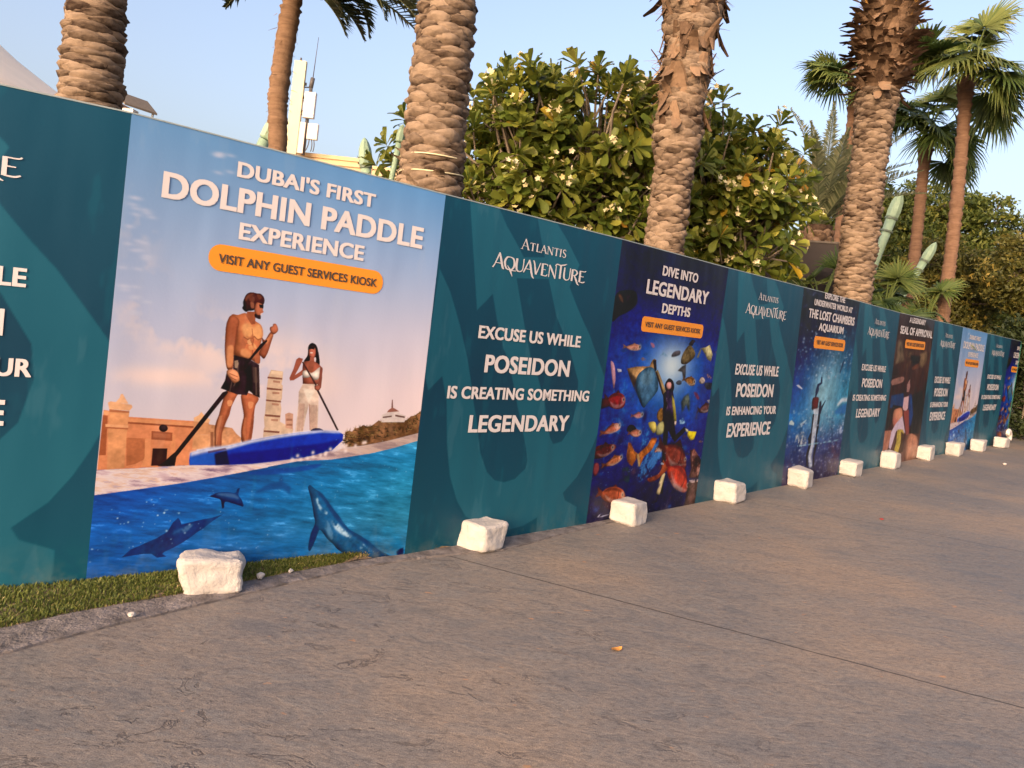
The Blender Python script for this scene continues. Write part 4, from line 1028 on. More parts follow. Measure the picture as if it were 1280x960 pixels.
def logo_big():
    K, H_ = .15, .06
    S = []
    def put(x, sx, st, dy=0.0):
        for s_ in st: S.append([(x + px * sx, py + dy, w) for px, py, w in s_])
    A = [[(-.02, -.02, .10), (.12, .25, .07), (.42, 1.18, .10)], [(.40, 1.2, .09), (.52, .8, K), (.72, .12, K), (.84, -.04, .07)], [(.16, .38, .06), (.6, .38, .06)]]
    put(0, .9, A)
    put(.70, .95, [[(.42, 1.0, .06), (.2, .92, K * .8), (.08, .55, K), (.2, .1, K * .8), (.45, 0, .07), (.7, .12, K * .8), (.8, .5, K), (.68, .9, K * .8), (.42, 1.0, .06)],
                   [(.3, .3, .05), (.42, .12, .10), (.62, -.02, .09), (.95, -.02, .05)], [(.5, .05, .16), (.6, -.22, .11), (.72, -.5, .03)]])
    put(1.50, .9, [[(.12, 1.0, K), (.12, .3, K), (.22, .05, .12), (.44, 0, .07), (.62, .16, .07), (.66, .5, .07), (.66, 1.05, .08)]])
    put(2.14, .9, [[(.02, .0, .09), (.42, 1.06, .09)], [(.40, 1.08, .09), (.5, .75, K), (.68, .05, K), (.80, -.24, .11), (.92, -.36, .04)], [(.16, .32, .05), (.6, .32, .05)]])
    put(2.76, .9, [[(.0, 1.04, .05), (.12, .98, .1), (.36, .0, K)], [(.36, .0, .08), (.66, 1.0, .07)]])
    put(3.42, .85, [[(.12, 0, K), (.12, 1, K)], [(.12, .97, .07), (.52, .97, .07), (.56, .84, .05)], [(.12, .52, .06), (.44, .52, .06)], [(.12, .03, .08), (.52, .03, .08), (.6, .18, .05)]])
    put(3.98, .9, [[(.1, -.02, .06), (.1, 1, .08)], [(.08, 1.0, .1), (.3, .62, K), (.66, -.06, .1)], [(.66, -.04, .07), (.66, 1.04, .07)]])
    put(4.62, .9, [[(.36, 0, K), (.36, 1.1, K)], [(-.16, 1.0, .04), (.0, 1.16, .1), (.3, 1.13, .09), (.62, 1.2, .12), (.86, 1.32, .04)]])
    put(5.16, .9, [[(.12, 1.02, .1), (.12, .3, K), (.22, .05, .12), (.42, 0, .07), (.6, .14, .07), (.64, .5, .07), (.64, 1.04, .08)]])
    put(5.82, .9, [[(.12, 0, K), (.12, 1, K)], [(.12, .98, .07), (.4, .96, .1), (.56, .76, .14), (.4, .52, .1), (.14, .48, .06)], [(.3, .5, .09), (.5, .18, K), (.68, -.16, .12), (.84, -.26, .04)]])
    put(6.46, .95, [[(.12, .02, K), (.12, 1, K)], [(.12, .97, .07), (.5, .97, .07), (.62, 1.06, .06)], [(.12, .52, .06), (.46, .52, .06)], [(.12, .04, .08), (.42, .02, .09), (.62, .12, .07)]])
    return S

# ------------------------------------------------------------------ hoarding panels
# every panel is a skewed sheet hung in its own vertical plane: (s, offset) of its two edges, top and bottom heights
def panel_local(quad):
    TL, TR, BR, BL = [np.array(q, float) for q in quad]
    nrm = np.cross(TR - TL, TL - BL); nrm /= np.linalg.norm(nrm)      # towards the viewer's side
    if nrm @ FN > 0: nrm = -nrm
    def to(U, V, off=0.0):
        U = np.asarray(U)[..., None]; V = np.asarray(V)[..., None]
        return (BL * (1 - U) + BR * U) * (1 - V) + (TL * (1 - U) + TR * U) * V + nrm * np.asarray(off)[..., None]
    return to, nrm

ART_FN = {'dolphin': art_dolphin, 'teal': art_teal, 'enh': art_teal, 'dive': art_dive, 'lost': art_lost, 'seal': art_seal}
_canvas = {}
def canvas(kind, res):
    k = ('teal' if kind in ('enh', 'left') else kind, res)
    if k not in _canvas:
        c = ART_FN[k[0]](*res)
        d = vnoise(c.h, c.w, 40, 26, 88, 4, .7)                      # dust and splashes on the lowest strip
        c.blend(np.clip((d - .36) * 1.5, 0, .5) * np.exp(-c.v / .035), (150, 132, 116))
        c.blend(np.clip((vnoise(c.h, c.w, 5, 16, 89, 4, .7) - .62) * .7, 0, .06), (200, 200, 200))
        _canvas[k] = c.linear()
    return _canvas[k]

def sag(U, V, amp, seed):
    return -amp * (1 + np.sin(U * 5.1 + seed) * .7 + np.sin(U * 11.3 + seed * 2.1 + V * 2) * .5) * (1 - V) ** 6

def banner_panel(quad, kind, res, label, group, umax=1.0, seed=0):
    to, nrm = panel_local(quad)
    base = to(np.array(.5 * umax), np.array(0.0)); base[2] = min(quad[2][2], quad[3][2])
    root = thing('banner_panel', label, 'banner', tuple(base), group)
    col = canvas(kind, res)
    w, h = res
    nu = max(2, int(round(w * umax)))
    U, V = np.meshgrid(np.arange(nu) / (w - 1), np.arange(h) / (h - 1))
    if umax == 1.0: U = U / U.max()
    Vb = V + sag(U, V, .004, seed) + .0016 * np.sin(U * 17 + seed * 3) * np.sin(U * 7.3 + seed) * V ** 6
    P = to(U, Vb, 0.004 * np.sin(U * 9 + seed) * np.sin(V * 4 + seed) * 0) - base
    i = (np.arange(h - 1)[:, None] * nu + np.arange(nu - 1)[None]).ravel()
    mb = MB()
    mb.add(P.reshape(-1, 3), np.c_[i, i + 1, i + nu + 1, i + nu])
    me = mb.mesh('banner')
    at = me.attributes.new('print', 'FLOAT_COLOR', 'POINT')
    at.data.foreach_set('color', np.concatenate([col[:, :nu].reshape(-1, 3), np.ones((h * nu, 1))], 1).astype(np.float32).ravel())
    me.materials.append(M['print'])
    o = bpy.data.objects.new('banner', me); COL.objects.link(o); o.parent = root
    # board and posts that carry the sheet, behind it
    b = MB()
    q = [to(np.array(u), np.array(v), o_) - base for o_ in (-.004, -.03) for (u, v) in ((.0015, .03), (umax - .0015, .03), (umax - .0015, .996), (.0015, .996))]
    b.add(q, [(0, 1, 2, 3), (7, 6, 5, 4), (0, 4, 5, 1), (1, 5, 6, 2), (2, 6, 7, 3), (3, 7, 4, 0)])
    b.build('backing_board', M['board'], root, False)
    for u in (.04, umax - .04):
        f = MB()
        a = to(np.array(u), np.array(.03), -.06) - base; c = to(np.array(u), np.array(.97), -.06) - base
        f.tube([a, c], .024, 8)
        f.build('post', M['steel'], root)
    hm = MB()
    q = [to(np.array(u), np.array(v), o_) - base for o_ in (.003, -.034) for (u, v) in ((0., .9985), (umax, .9985), (umax, 1.0015), (0., 1.0015))]
    hm.add(q, [(0, 1, 2, 3), (7, 6, 5, 4), (0, 4, 5, 1), (1, 5, 6, 2), (2, 6, 7, 3), (3, 7, 4, 0)])
    hm.build('top_hem', M['hem'], root, False)
    rows = TEXT['enh' if kind == 'left' else kind]
    if kind == 'left':
        vv = {r[0]: r for r in TEXT['teal']}
        tv = [vv[q] for q in ('EXCUSE US WHILE', 'POSEIDON', 'IS CREATING SOMETHING', 'LEGENDARY')]
        rows = [(r[0], r[1] + .032, r[2] + .032, q[3], q[4]) for r, q in zip(rows, tv)] + [(r[0], r[1] - .014, r[2] - .014, r[3], r[4]) for r in TEXT['teal'] if r[0][0] == '*']
    if kind == 'enh': rows = [r for r in TEXT['teal'] if r[0][0] == '*'] + rows
    btn = None
    for (t, u0, u1, v0, v1) in sorted(rows, key=lambda r: r[0] != '*button'):
        if u0 > umax: continue
        if t == '*button':
            btn = MB()
            wd = np.linalg.norm(to(np.array(1.), np.array(.5)) - to(np.array(0.), np.array(.5))); hg = 2.4
            cx, cy, hx, hy = (u0 + u1) / 2, (v0 + v1) / 2, (u1 - u0) / 2, (v1 - v0) / 2
            r = hy * hg / wd * (.95 if kind == 'dolphin' else .55)
            ry = hy * (.95 if kind == 'dolphin' else .55)
            pp = []
            for (sx, sy, a0) in ((1, 1, 0), (-1, 1, 90), (-1, -1, 180), (1, -1, 270)):
                for a in np.linspace(a0, a0 + 90, 8):
                    pp.append((min(umax, cx + sx * (hx - r) + r * math.cos(R(a))), cy + sy * (hy - ry) + ry * math.sin(R(a))))
            pp = np.array(pp)
            btn.add(to(pp[:, 0], pp[:, 1], .003) - base, np.array([list(range(len(pp)))]))
            btn = btn.build('button', M['orange_ink'], root, False)
            continue
        m = MB()
        if t[0] == '*':
            Vt, Ft, Zt = stroke_mesh(logo_small() if t == '*ATLANTIS' else logo_big())
            lo, hi = Vt.min(0), Vt.max(0)
            y0, y1 = (0.0, 1.28) if t == '*ATLANTIS' else (0.0, 1.18)
            Vt = np.c_[(Vt[:, 0] - lo[0]) / (hi[0] - lo[0]), (Vt[:, 1] - y0) / (y1 - y0)]
            nm, mt, par = 'logo', M['white_ink'], root
        else:
            big = 'KIOSK' not in t
            Vt, Ft, Zt = text_mesh(t, .030 if big else .012)
            nm, mt, par = 'lettering', (M['white_ink'] if big else M['dark_ink']), (root if big else btn)
        uu = u0 + Vt[:, 0] * (u1 - u0)
        ok = np.ones(len(Ft), bool)
        if umax < 1: ok = (uu[Ft] < umax - .003).all(1)
        if not ok.any(): continue
        P = to(uu, v0 + Vt[:, 1] * (v1 - v0), Zt + (.0045 if par is root else .0065)) - base
        words = [Ft[ok]]
        nw = len(t.split())
        if nm == 'lettering' and par is root and nw > 1:      # every printed word is a part of its own
            lo_, hi_ = Vt[Ft, 0].min(1), Vt[Ft, 0].max(1)
            q = np.argsort(lo_); reach = np.maximum.accumulate(hi_[q])
            gap = lo_[q][1:] - reach[:-1]
            cut = np.sort(lo_[q][1:][np.argsort(-gap)[:nw - 1]] - 1e-6)
            idx = np.searchsorted(cut, (lo_ + hi_) / 2)
            words = [Ft[ok & (idx == k)] for k in range(nw)]
        for F_ in words:
            if not len(F_): continue
            used, inv = np.unique(F_, return_inverse=True)
            m = MB()
            m.add(P[used], inv.reshape(F_.shape))
            m.build(nm, mt, par, False)
    return root

# boundaries of the panels along the fence: (s_top, z_top, s_bottom, z_bottom, offset)
EDGE = [(-.278, 2.48, -.353, .048, .914), (1.567, 2.472, 1.492, .048, .42), (3.410, 2.409, 3.360, .024, .09), (5.292, 2.401, 5.251, -.008, 0.0),
        (7.155, 2.394, 7.079, -.02, 0), (9.039, 2.399, 9.176, -.03, 0), (10.949, 2.403, 11.035, -.03, 0), (12.726, 2.394, 12.884, -.03, 0),
        (14.676, 2.42, 14.852, -.02, 0), (16.482, 2.43, 16.70, -.02, -.03), (18.40, 2.43, 18.55, -.02, -.06), (20.60, 2.44, 20.55, -.02, -.1), (22.6, 2.44, 22.5, -.02, -.14)]
def edge_quad(i):
    a, b = EDGE[i], EDGE[i + 1]
    return [FP(a[0], a[4], a[1]), FP(b[0], b[4], b[1]), FP(b[2], b[4], b[3]), FP(a[2], a[4], a[3])]

KINDS = ['left', 'dolphin', 'teal', 'dive', 'enh', 'lost', 'teal', 'seal', 'enh', 'dolphin', 'teal', 'dive']
LABELS = [
 'teal banner at the left end, cut by the photo edge, beside the large paddle poster',
 'large nearest poster of a man and woman paddling a blue board above dolphins',
 'nearest teal banner reading POSEIDON IS CREATING SOMETHING LEGENDARY, right of the large paddle poster',
 'nearest dark blue poster DIVE INTO LEGENDARY DEPTHS with a diver, manta and red fish',
 'teal banner IS ENHANCING YOUR EXPERIENCE between the diver poster and the lost chambers poster',
 'poster EXPLORE THE UNDERWATER WORLD AT THE LOST CHAMBERS AQUARIUM with a swimmer in blue light',
 'teal banner CREATING SOMETHING LEGENDARY between the lost chambers poster and the brown poster',
 'brown poster SEAL OF APPROVAL showing people beside seals',
 'teal banner just right of the brown seal poster',
 'small far copy of the pale blue dolphin paddle poster between two teal banners',
 'farthest teal banner, right of the small far paddle poster',
 'narrow dark blue diver poster at the far right end of the hoarding']
GRP = {'left': 'teal notice banners', 'enh': 'teal notice banners', 'teal': 'teal notice banners'}
RES = [(260, 340), (660, 900), (300, 400), (380, 660), (130, 220), (130, 260), (90, 160), (90, 200), (80, 140), (100, 180), (60, 120), (70, 140)]
for i, k in enumerate(KINDS):
    banner_panel(edge_quad(i), k, RES[i], LABELS[i], GRP.get(k, 'picture posters on the hoarding'), .56 if i == 11 else 1.0, i * 1.7)
# ------------------------------------------------------------------ ground, pavement, kerb, lawn
def pavement_mat():
    m, nt, b = mat('stamped_concrete')
    tc = N(nt, 'ShaderNodeTexCoord')
    P = tc.outputs['Object']
    rot = N(nt, 'ShaderNodeMapping'); rot.inputs['Rotation'].default_value = (0, 0, R(14)); rot.inputs['Scale'].default_value = (1, 1.7, 1)
    nt.links.new(P, rot.inputs[0])
    S = rot.outputs[0]
    big = noise_tex(nt, .55, 3, .55, P)
    mid = noise_tex(nt, 3.6, 7, .66, S, .4)
    fine = noise_tex(nt, 26, 6, .75, S)
    grit = noise_tex(nt, 170, 3, .7, P)
    base = ramp(nt, [(.30, (.112, .104, .10)), (.43, (.166, .147, .133)), (.52, (.222, .176, .14)), (.60, (.172, .158, .147)), (.72, (.25, .205, .168))])
    nt.links.new(mid.outputs[0], base.inputs[0])
    tone = ramp(nt, [(.36, (.122, .122, .128)), (.5, (.182, .158, .140)), (.63, (.268, .196, .140))])
    nt.links.new(big.outputs[0], tone.inputs[0])
    c = mixc(nt, .55, base.outputs[0], tone.outputs[0])
    fr = ramp(nt, [(.32, (.55, .54, .53)), (.48, (1, 1, 1)), (.68, (1.35, 1.32, 1.25))])
    nt.links.new(fine.outputs[0], fr.inputs[0])
    c = mixc(nt, .85, c, fr.outputs[0], 'MULTIPLY')
    gr = ramp(nt, [(.30, (.45, .44, .44)), (.5, (1, 1, 1)), (.68, (1.5, 1.5, 1.5)), (.76, (3.0, 2.9, 2.8))])
    nt.links.new(grit.outputs[0], gr.inputs[0])
    c = mixc(nt, .75, c, gr.outputs[0], 'MULTIPLY')
    # orange rust flecks and pale chips
    fl = noise_tex(nt, 9, 3, .5, S)
    flr = ramp(nt, [(.70, (0, 0, 0)), (.76, (1, 1, 1))]); nt.links.new(fl.outputs[0], flr.inputs[0])
    c = mixc(nt, flr.outputs[0], c, (.36, .20, .11))
    # worn dark scars of the stamp: edges of sparse noise islands
    sc1 = noise_tex(nt, 4.2, 5, .62, S, 1.2)
    a1 = N(nt, 'ShaderNodeMath', operation='SUBTRACT'); a1.inputs[1].default_value = .615
    nt.links.new(sc1.outputs[0], a1.inputs[0])
    a2 = N(nt, 'ShaderNodeMath', operation='ABSOLUTE'); nt.links.new(a1.outputs[0], a2.inputs[0])
    scr = ramp(nt, [(.010, (1, 1, 1)), (.032, (0, 0, 0))]); nt.links.new(a2.outputs[0], scr.inputs[0])
    gate = noise_tex(nt, 1.4, 2, .5, P)
    gtr = ramp(nt, [(.40, (0, 0, 0)), (.52, (.95, .95, .95))]); nt.links.new(gate.outputs[0], gtr.inputs[0])
    dv = N(nt, 'ShaderNodeVectorMath', operation='DISTANCE'); dv.inputs[1].default_value = (-1.2, 3.1, 0)
    nt.links.new(P, dv.inputs[0])
    dm = N(nt, 'ShaderNodeMapRange'); dm.inputs[1].default_value = .9; dm.inputs[2].default_value = 3.0; dm.inputs[3].default_value = .7; dm.inputs[4].default_value = .22
    nt.links.new(dv.outputs['Value'], dm.inputs[0])
    gm = N(nt, 'ShaderNodeMath', operation='MULTIPLY'); nt.links.new(gtr.outputs[0], gm.inputs[0]); nt.links.new(dm.outputs[0], gm.inputs[1])
    sm = N(nt, 'ShaderNodeMath', operation='MULTIPLY'); nt.links.new(scr.outputs[0], sm.inputs[0]); nt.links.new(gm.outputs[0], sm.inputs[1])
    c = mixc(nt, sm.outputs[0], c, (.062, .052, .05))
    # sawn joints, a little wavering
    wob = noise_tex(nt, 2.0, 4, .6, P)
    last = None
    for (nx, ny, cc, wd, amt) in ((.43, .903, 4.56, .0065, .95), (.43, .903, 8.63, .006, .7), (.43, .903, 12.9, .006, .7), (.43, .903, 17.5, .006, .7), (.43, .903, .42, .006, .9)):
        d = N(nt, 'ShaderNodeVectorMath', operation='DOT_PRODUCT'); d.inputs[1].default_value = (nx, ny, 0)
        nt.links.new(P, d.inputs[0])
        w1 = N(nt, 'ShaderNodeMath', operation='MULTIPLY_ADD'); w1.inputs[1].default_value = .06; w1.inputs[2].default_value = -cc - .03
        nt.links.new(wob.outputs[0], w1.inputs[0])
        s1_ = N(nt, 'ShaderNodeMath', operation='ADD'); nt.links.new(d.outputs['Value'], s1_.inputs[0]); nt.links.new(w1.outputs[0], s1_.inputs[1])
        ab = N(nt, 'ShaderNodeMath', operation='ABSOLUTE'); nt.links.new(s1_.outputs[0], ab.inputs[0])
        mr = N(nt, 'ShaderNodeMapRange'); mr.inputs[1].default_value = wd * .5; mr.inputs[2].default_value = wd * 1.6; mr.inputs[3].default_value = amt; mr.inputs[4].default_value = 0
        nt.links.new(ab.outputs[0], mr.inputs[0])
        c = mixc(nt, mr.outputs[0], c, (.04, .033, .03))
    nt.links.new(c, b.inputs['Base Color'])
    rr = ramp(nt, [(.3, (.55, .55, .55)), (.7, (.8, .8, .8))]); nt.links.new(mid.outputs[0], rr.inputs[0])
    nt.links.new(rr.outputs[0], b.inputs['Roughness'])
    b.inputs['Specular IOR Level'].default_value = .35
    h1 = N(nt, 'ShaderNodeMath', operation='MULTIPLY_ADD'); h1.inputs[1].default_value = .35
    nt.links.new(fine.outputs[0], h1.inputs[0]); nt.links.new(mid.outputs[0], h1.inputs[2])
    h2 = N(nt, 'ShaderNodeMath', operation='MULTIPLY_ADD'); h2.inputs[1].default_value = .10
    nt.links.new(grit.outputs[0], h2.inputs[0]); nt.links.new(h1.outputs[0], h2.inputs[2])
    h3 = N(nt, 'ShaderNodeMath', operation='MULTIPLY_ADD'); h3.inputs[1].default_value = -.35
    nt.links.new(sm.outputs[0], h3.inputs[0]); nt.links.new(h2.outputs[0], h3.inputs[2])
    bump(nt, b, h3.outputs[0], .55, .022)
    return m

M['pavement'] = pavement_mat()
M['kerb'] = simple_mat('dark_kerb_concrete', (.16, .138, .13), .75, 11, .5, .9, .3, 34)
M['soil'] = simple_mat('dry_soil', (.20, .14, .09), .95, 9, .4, .8, .1, 40)

def sheet(name, pts, z, m, kind='structure'):
    me = bpy.data.meshes.new(name)
    me.from_pydata([(p[0], p[1], z) for p in pts], [], [list(range(len(pts)))])
    me.update()
    if me.polygons[0].normal.z < 0: me.flip_normals()
    me.materials.append(m)
    o = bpy.data.objects.new(name, me); COL.objects.link(o)
    return tag(o, kind=kind)

sheet('ground', [(-400, -400), (400, -400), (400, 400), (-400, 400)], -.06, M['soil'])
q = [FP(-60, .72), FP(90, .72), FP(90, -60), FP(-60, -60)]
pav = sheet('pavement', q, 0.0, M['pavement'])

def grow(pts, n=40):
    P = np.array(pts, float); t = np.linspace(0, len(P) - 1, n)
    return np.c_[np.interp(t, np.arange(len(P)), P[:, 0]), np.interp(t, np.arange(len(P)), P[:, 1])]
KO = grow([(-6.2, -1.0), (-3.3, 1.75), (-2.04, 3.17), (-1.85, 3.45), (-1.35, 4.10), (-.87, 4.71), (-.50, 5.06), (-.22, 5.26)], 60)
KI = grow([(-6.5, -.75), (-3.48, 1.98), (-2.18, 3.39), (-1.98, 3.66), (-1.60, 4.03), (-1.18, 4.52), (-.80, 4.92), (-.30, 5.36)], 60)
mb = MB()
g = np.random.default_rng(3)
jo = (g.random((60, 2)) - .5) * .012
KO2 = grow([*KO[::6], FP(4.1, -.15)[:2], FP(4.9, -.085)[:2], FP(5.9, -.03)[:2]], 60)
KI2 = grow([*KI[::6], FP(4.1, .06)[:2], FP(4.9, .03)[:2], FP(5.9, .02)[:2]], 60)
A_, B_ = KO2 + jo, KI2 - jo
v = np.vstack([np.c_[A_, np.full(60, -.01)], np.c_[A_, np.full(60, .012)], np.c_[B_, np.full(60, .016)], np.c_[B_, np.full(60, -.01)]])
i = np.arange(59)
mb.add(v, [np.c_[i, i + 1, i + 61, i + 60], np.c_[i + 60, i + 61, i + 121, i + 120], np.c_[i + 120, i + 121, i + 181, i + 180]])
tag(mb.build('kerb', M['kerb'], None, False), kind='structure')

# lawn strip: a soil bed with blades on it
LB = np.array([FP(s, p)[:2] for s, p in ((-4.5, 2.0), (-.35, .99), (1.5, .50), (2.4, .40), (3.35, .16), (3.55, .10))])
LBg = grow(LB, 60)
mb = MB()
rows = 9
V = []
for r_ in range(rows):
    t = r_ / (rows - 1)
    p = KI * (1 - t) + LBg * t
    z = .012 + .045 * np.clip(t * 2.2, 0, 1) * np.clip((62 - np.arange(60)) / 14, .25, 1) + g.random(60) * .012
    V.append(np.c_[p, z])
V = np.vstack(V)
i = (np.arange(rows - 1)[:, None] * 60 + np.arange(59)[None]).ravel()
mb.add(V, np.c_[i, i + 1, i + 61, i + 60])
tag(mb.build('lawn_soil', M['soil'], None, True), kind='structure')

mb = MB()
def blades(n, tlo, thi, green, seed, hmin, hmax, vlo=0.0, vhi=1.0):
    g = np.random.default_rng(seed)
    a = g.uniform(tlo, thi, n); t = g.uniform(vlo, vhi, n) ** .9
    ix = a * 59
    ki = np.c_[np.interp(ix, np.arange(60), KI[:, 0]), np.interp(ix, np.arange(60), KI[:, 1])]
    lb = np.c_[np.interp(ix, np.arange(60), LBg[:, 0]), np.interp(ix, np.arange(60), LBg[:, 1])]
    p = ki * (1 - t[:, None]) + lb * t[:, None]
    z = .012 + .045 * np.clip(t * 2.2, 0, 1) * np.clip((62 - ix) / 14, .25, 1)
    h = g.uniform(hmin, hmax, n); an = g.uniform(0, 6.28, n); w = g.uniform(.002, .0045, n)
    le = np.c_[np.cos(an), np.sin(an)] * (h * g.uniform(.1, .9, n))[:, None]
    sd_ = np.c_[-np.sin(an), np.cos(an)] * w[:, None]
    b0 = np.c_[p - sd_, z]; b1 = np.c_[p + sd_, z]
    m0 = np.c_[p + le * .4 - sd_ * .7, z + h * .6]; m1 = np.c_[p + le * .4 + sd_ * .7, z + h * .6]
    tp = np.c_[p + le, z + h * .95]
    Vv = np.stack([b0, b1, m1, m0, tp], 1).reshape(-1, 3)
    k = np.arange(n) * 5
    mb.add(Vv, [np.c_[k, k + 1, k + 2, k + 3], np.c_[k + 3, k + 2, k + 4]], 0, np.repeat(np.clip(g.normal(green, .2, n), 0, 1), 5))
blades(34000, .25, .80, .42, 1, .010, .032)
blades(3500, .70, .93, .78, 2, .010, .030, .1)
blades(1600, .78, .985, .9, 4, .012, .03, .3)
blades(6000, .0, .3, .42, 5, .015, .04)
blades(5000, .25, .80, .85, 6, .006, .018, 0, .35)
tag(mb.build('grass', M['grass'], None, False), kind='stuff')

# ------------------------------------------------------------------ white stone blocks that weigh the hoarding down
def stone_block(i, px, base, size, yaw, label, seed, rough=1.0):
    g = np.random.default_rng(seed)
    bm = bmesh.new()
    bmesh.ops.create_cube(bm, size=1.0)
    for v in bm.verts:
        v.co += Vector(g.uniform(-.085, .085, 3)) * (.5 + .5 * rough)
    bmesh.ops.bevel(bm, geom=bm.edges[:], offset=.13, segments=4, profile=.5, affect='EDGES')
    bmesh.ops.subdivide_edges(bm, edges=bm.edges[:], cuts=7, use_grid_fill=True)
    off = Vector(g.uniform(0, 50, 3))
    bm.normal_update()
    for v in bm.verts:
        n = mnoise.noise(v.co * 2.2 + off) * .06 + mnoise.noise(v.co * 6 + off) * .024 + mnoise.noise(v.co * 15 + off) * .012
        v.co += v.normal * n * rough
    for v in bm.verts:
        v.co = Vector((v.co.x * size[0], v.co.y * size[1], v.co.z * size[2]))
    zmin = min(v.co.z for v in bm.verts)
    for v in bm.verts:
        v.co.z -= zmin + .012
        if v.co.z < .004: v.co.z = -.002
    me = bpy.data.meshes.new('stone_block'); bm.to_mesh(me); bm.free()
    me.polygons.foreach_set('use_smooth', np.ones(len(me.polygons), bool))
    me.materials.append(M['stone'])
    o = bpy.data.objects.new('stone_block', me); COL.objects.link(o)
    o.location = base; o.rotation_euler = (0, 0, yaw)
    return tag(o, label, 'stone block', 'white stone blocks along the hoarding foot')

FY = math.atan2(FD[1], FD[0])
BL = [ # s, perp, sizes (along, through, up), yaw offset
 (2.04, .15, (.29, .23, .20), -.40, 'largest rough white block, on the dirt before the large paddle poster', 1.5),
 (3.97, -.02, (.265, .25, .205), .10, 'second nearest white block, at the foot of the nearest teal banner', 1.0),
 (5.72, -.10, (.275, .24, .205), .12, 'white block before the foot of the nearest diver poster', .8),
 (7.62, -.10, (.31, .24, .215), .05, 'white block at the foot of the teal banner right of the nearest diver poster', .8),
 (9.47, -.11, (.34, .24, .225), .12, 'white block before the lost chambers aquarium poster', .8),
 (11.25, -.10, (.36, .24, .225), -.02, 'white block at the foot of the teal banner left of the brown poster', .6),
 (12.98, -.11, (.37, .24, .25), .03, 'white block before the brown seal poster', .7),
 (15.02, -.08, (.43, .24, .245), .08, 'white block at the foot of the teal banner right of the brown poster', .7),
 (16.72, -.16, (.43, .24, .235), .0, 'white block before the small far paddle poster', .6),
 (18.4, -.20, (.43, .24, .235), .05, 'white block at the foot of the farthest teal banner', .6),
 (20.2, -.30, (.5, .25, .23), .0, 'white block before the narrow far diver poster', .6),
]
for i_, (s, p, sz, yo, lab, ro) in enumerate(BL):
    stone_block(i_, None, tuple(FP(s, p)), sz, FY + yo, lab, 100 + i_ * 7, ro)
# a half buried white ring of pipe past the corner
mb = MB()
a = np.linspace(-.2, 2.4, 16)
c0 = FP(21.75, -.12, .0)
pts = np.array([c0 + FD * (.22 * math.cos(t)) + UPZ * (.1 + .26 * math.sin(t) * .7) for t in a])
mb.tube(pts, .075, 10)
tag(mb.build('pipe_bend', M['offwhite']), 'short white curved pipe end behind the last block at the corner', 'pipe')

# debris on the paving
def pebble(loc, r, m, name, label, cat, seed, flat=.7):
    bm = bmesh.new(); bmesh.ops.create_icosphere(bm, subdivisions=2, radius=r)
    off = Vector((seed * 3.1, seed, 0))
    for v in bm.verts:
        v.co += v.co * (mnoise.noise(v.co / r * .9 + off) * .45); v.co.z *= flat
    zmin = min(v.co.z for v in bm.verts)
    for v in bm.verts: v.co.z -= zmin
    me = bpy.data.meshes.new(name); bm.to_mesh(me); bm.free(); me.materials.append(m)
    o = bpy.data.objects.new(name, me); COL.objects.link(o); o.location = loc
    return tag(o, label, cat)
pebble((-1.72, 3.66, .014), .018, M['stone'], 'pebble', 'small white stone chip on the kerb left of the largest block', 'pebble', 1)
pebble((-1.32, 4.34, .018), .026, M['stone'], 'pebble', 'white rubble chip on dirt just right of the largest block', 'pebble', 2)
pebble((-1.19, 4.50, .016), .016, M['stone'], 'pebble', 'smaller white chip on the dirt strip beyond the largest block', 'pebble', 5)
pebble((9.05, 14.0, .0), .03, M['stone'], 'pebble', 'white scrap far off on the paving near the end blocks', 'scrap', 3)
pebble((3.98, 7.98, .0), .022, M['red_scrap'], 'petal_scrap', 'small red scrap lying on the open paving', 'scrap', 4, .3)
mb = MB()
u = np.linspace(-1, 1, 7)
vv = []
for t in u:
    w = .018 * (1 - t * t) ** .6 + .001
    vv += [(t * .034, -w, .006 + .008 * t * t), (t * .034, 0, .003 + .006 * t * t), (t * .034, w, .007 + .009 * t * t)]
k = np.arange(6) * 3
mb.add(vv, [np.c_[k, k + 3, k + 4, k + 1], np.c_[k + 1, k + 4, k + 5, k + 2]])
lf = mb.build('fallen_leaf', M['leaf_litter'], None, True, (.69, 3.92, .001)); lf.rotation_euler = (0, 0, .5)
tag(lf, 'orange dry leaf lying on the paving in the foreground', 'leaf')

# ------------------------------------------------------------------ date palms
def interp_prof(prof, z):
    p = np.array(prof, float)
    return np.interp(z, p[:, 0], p[:, 1])

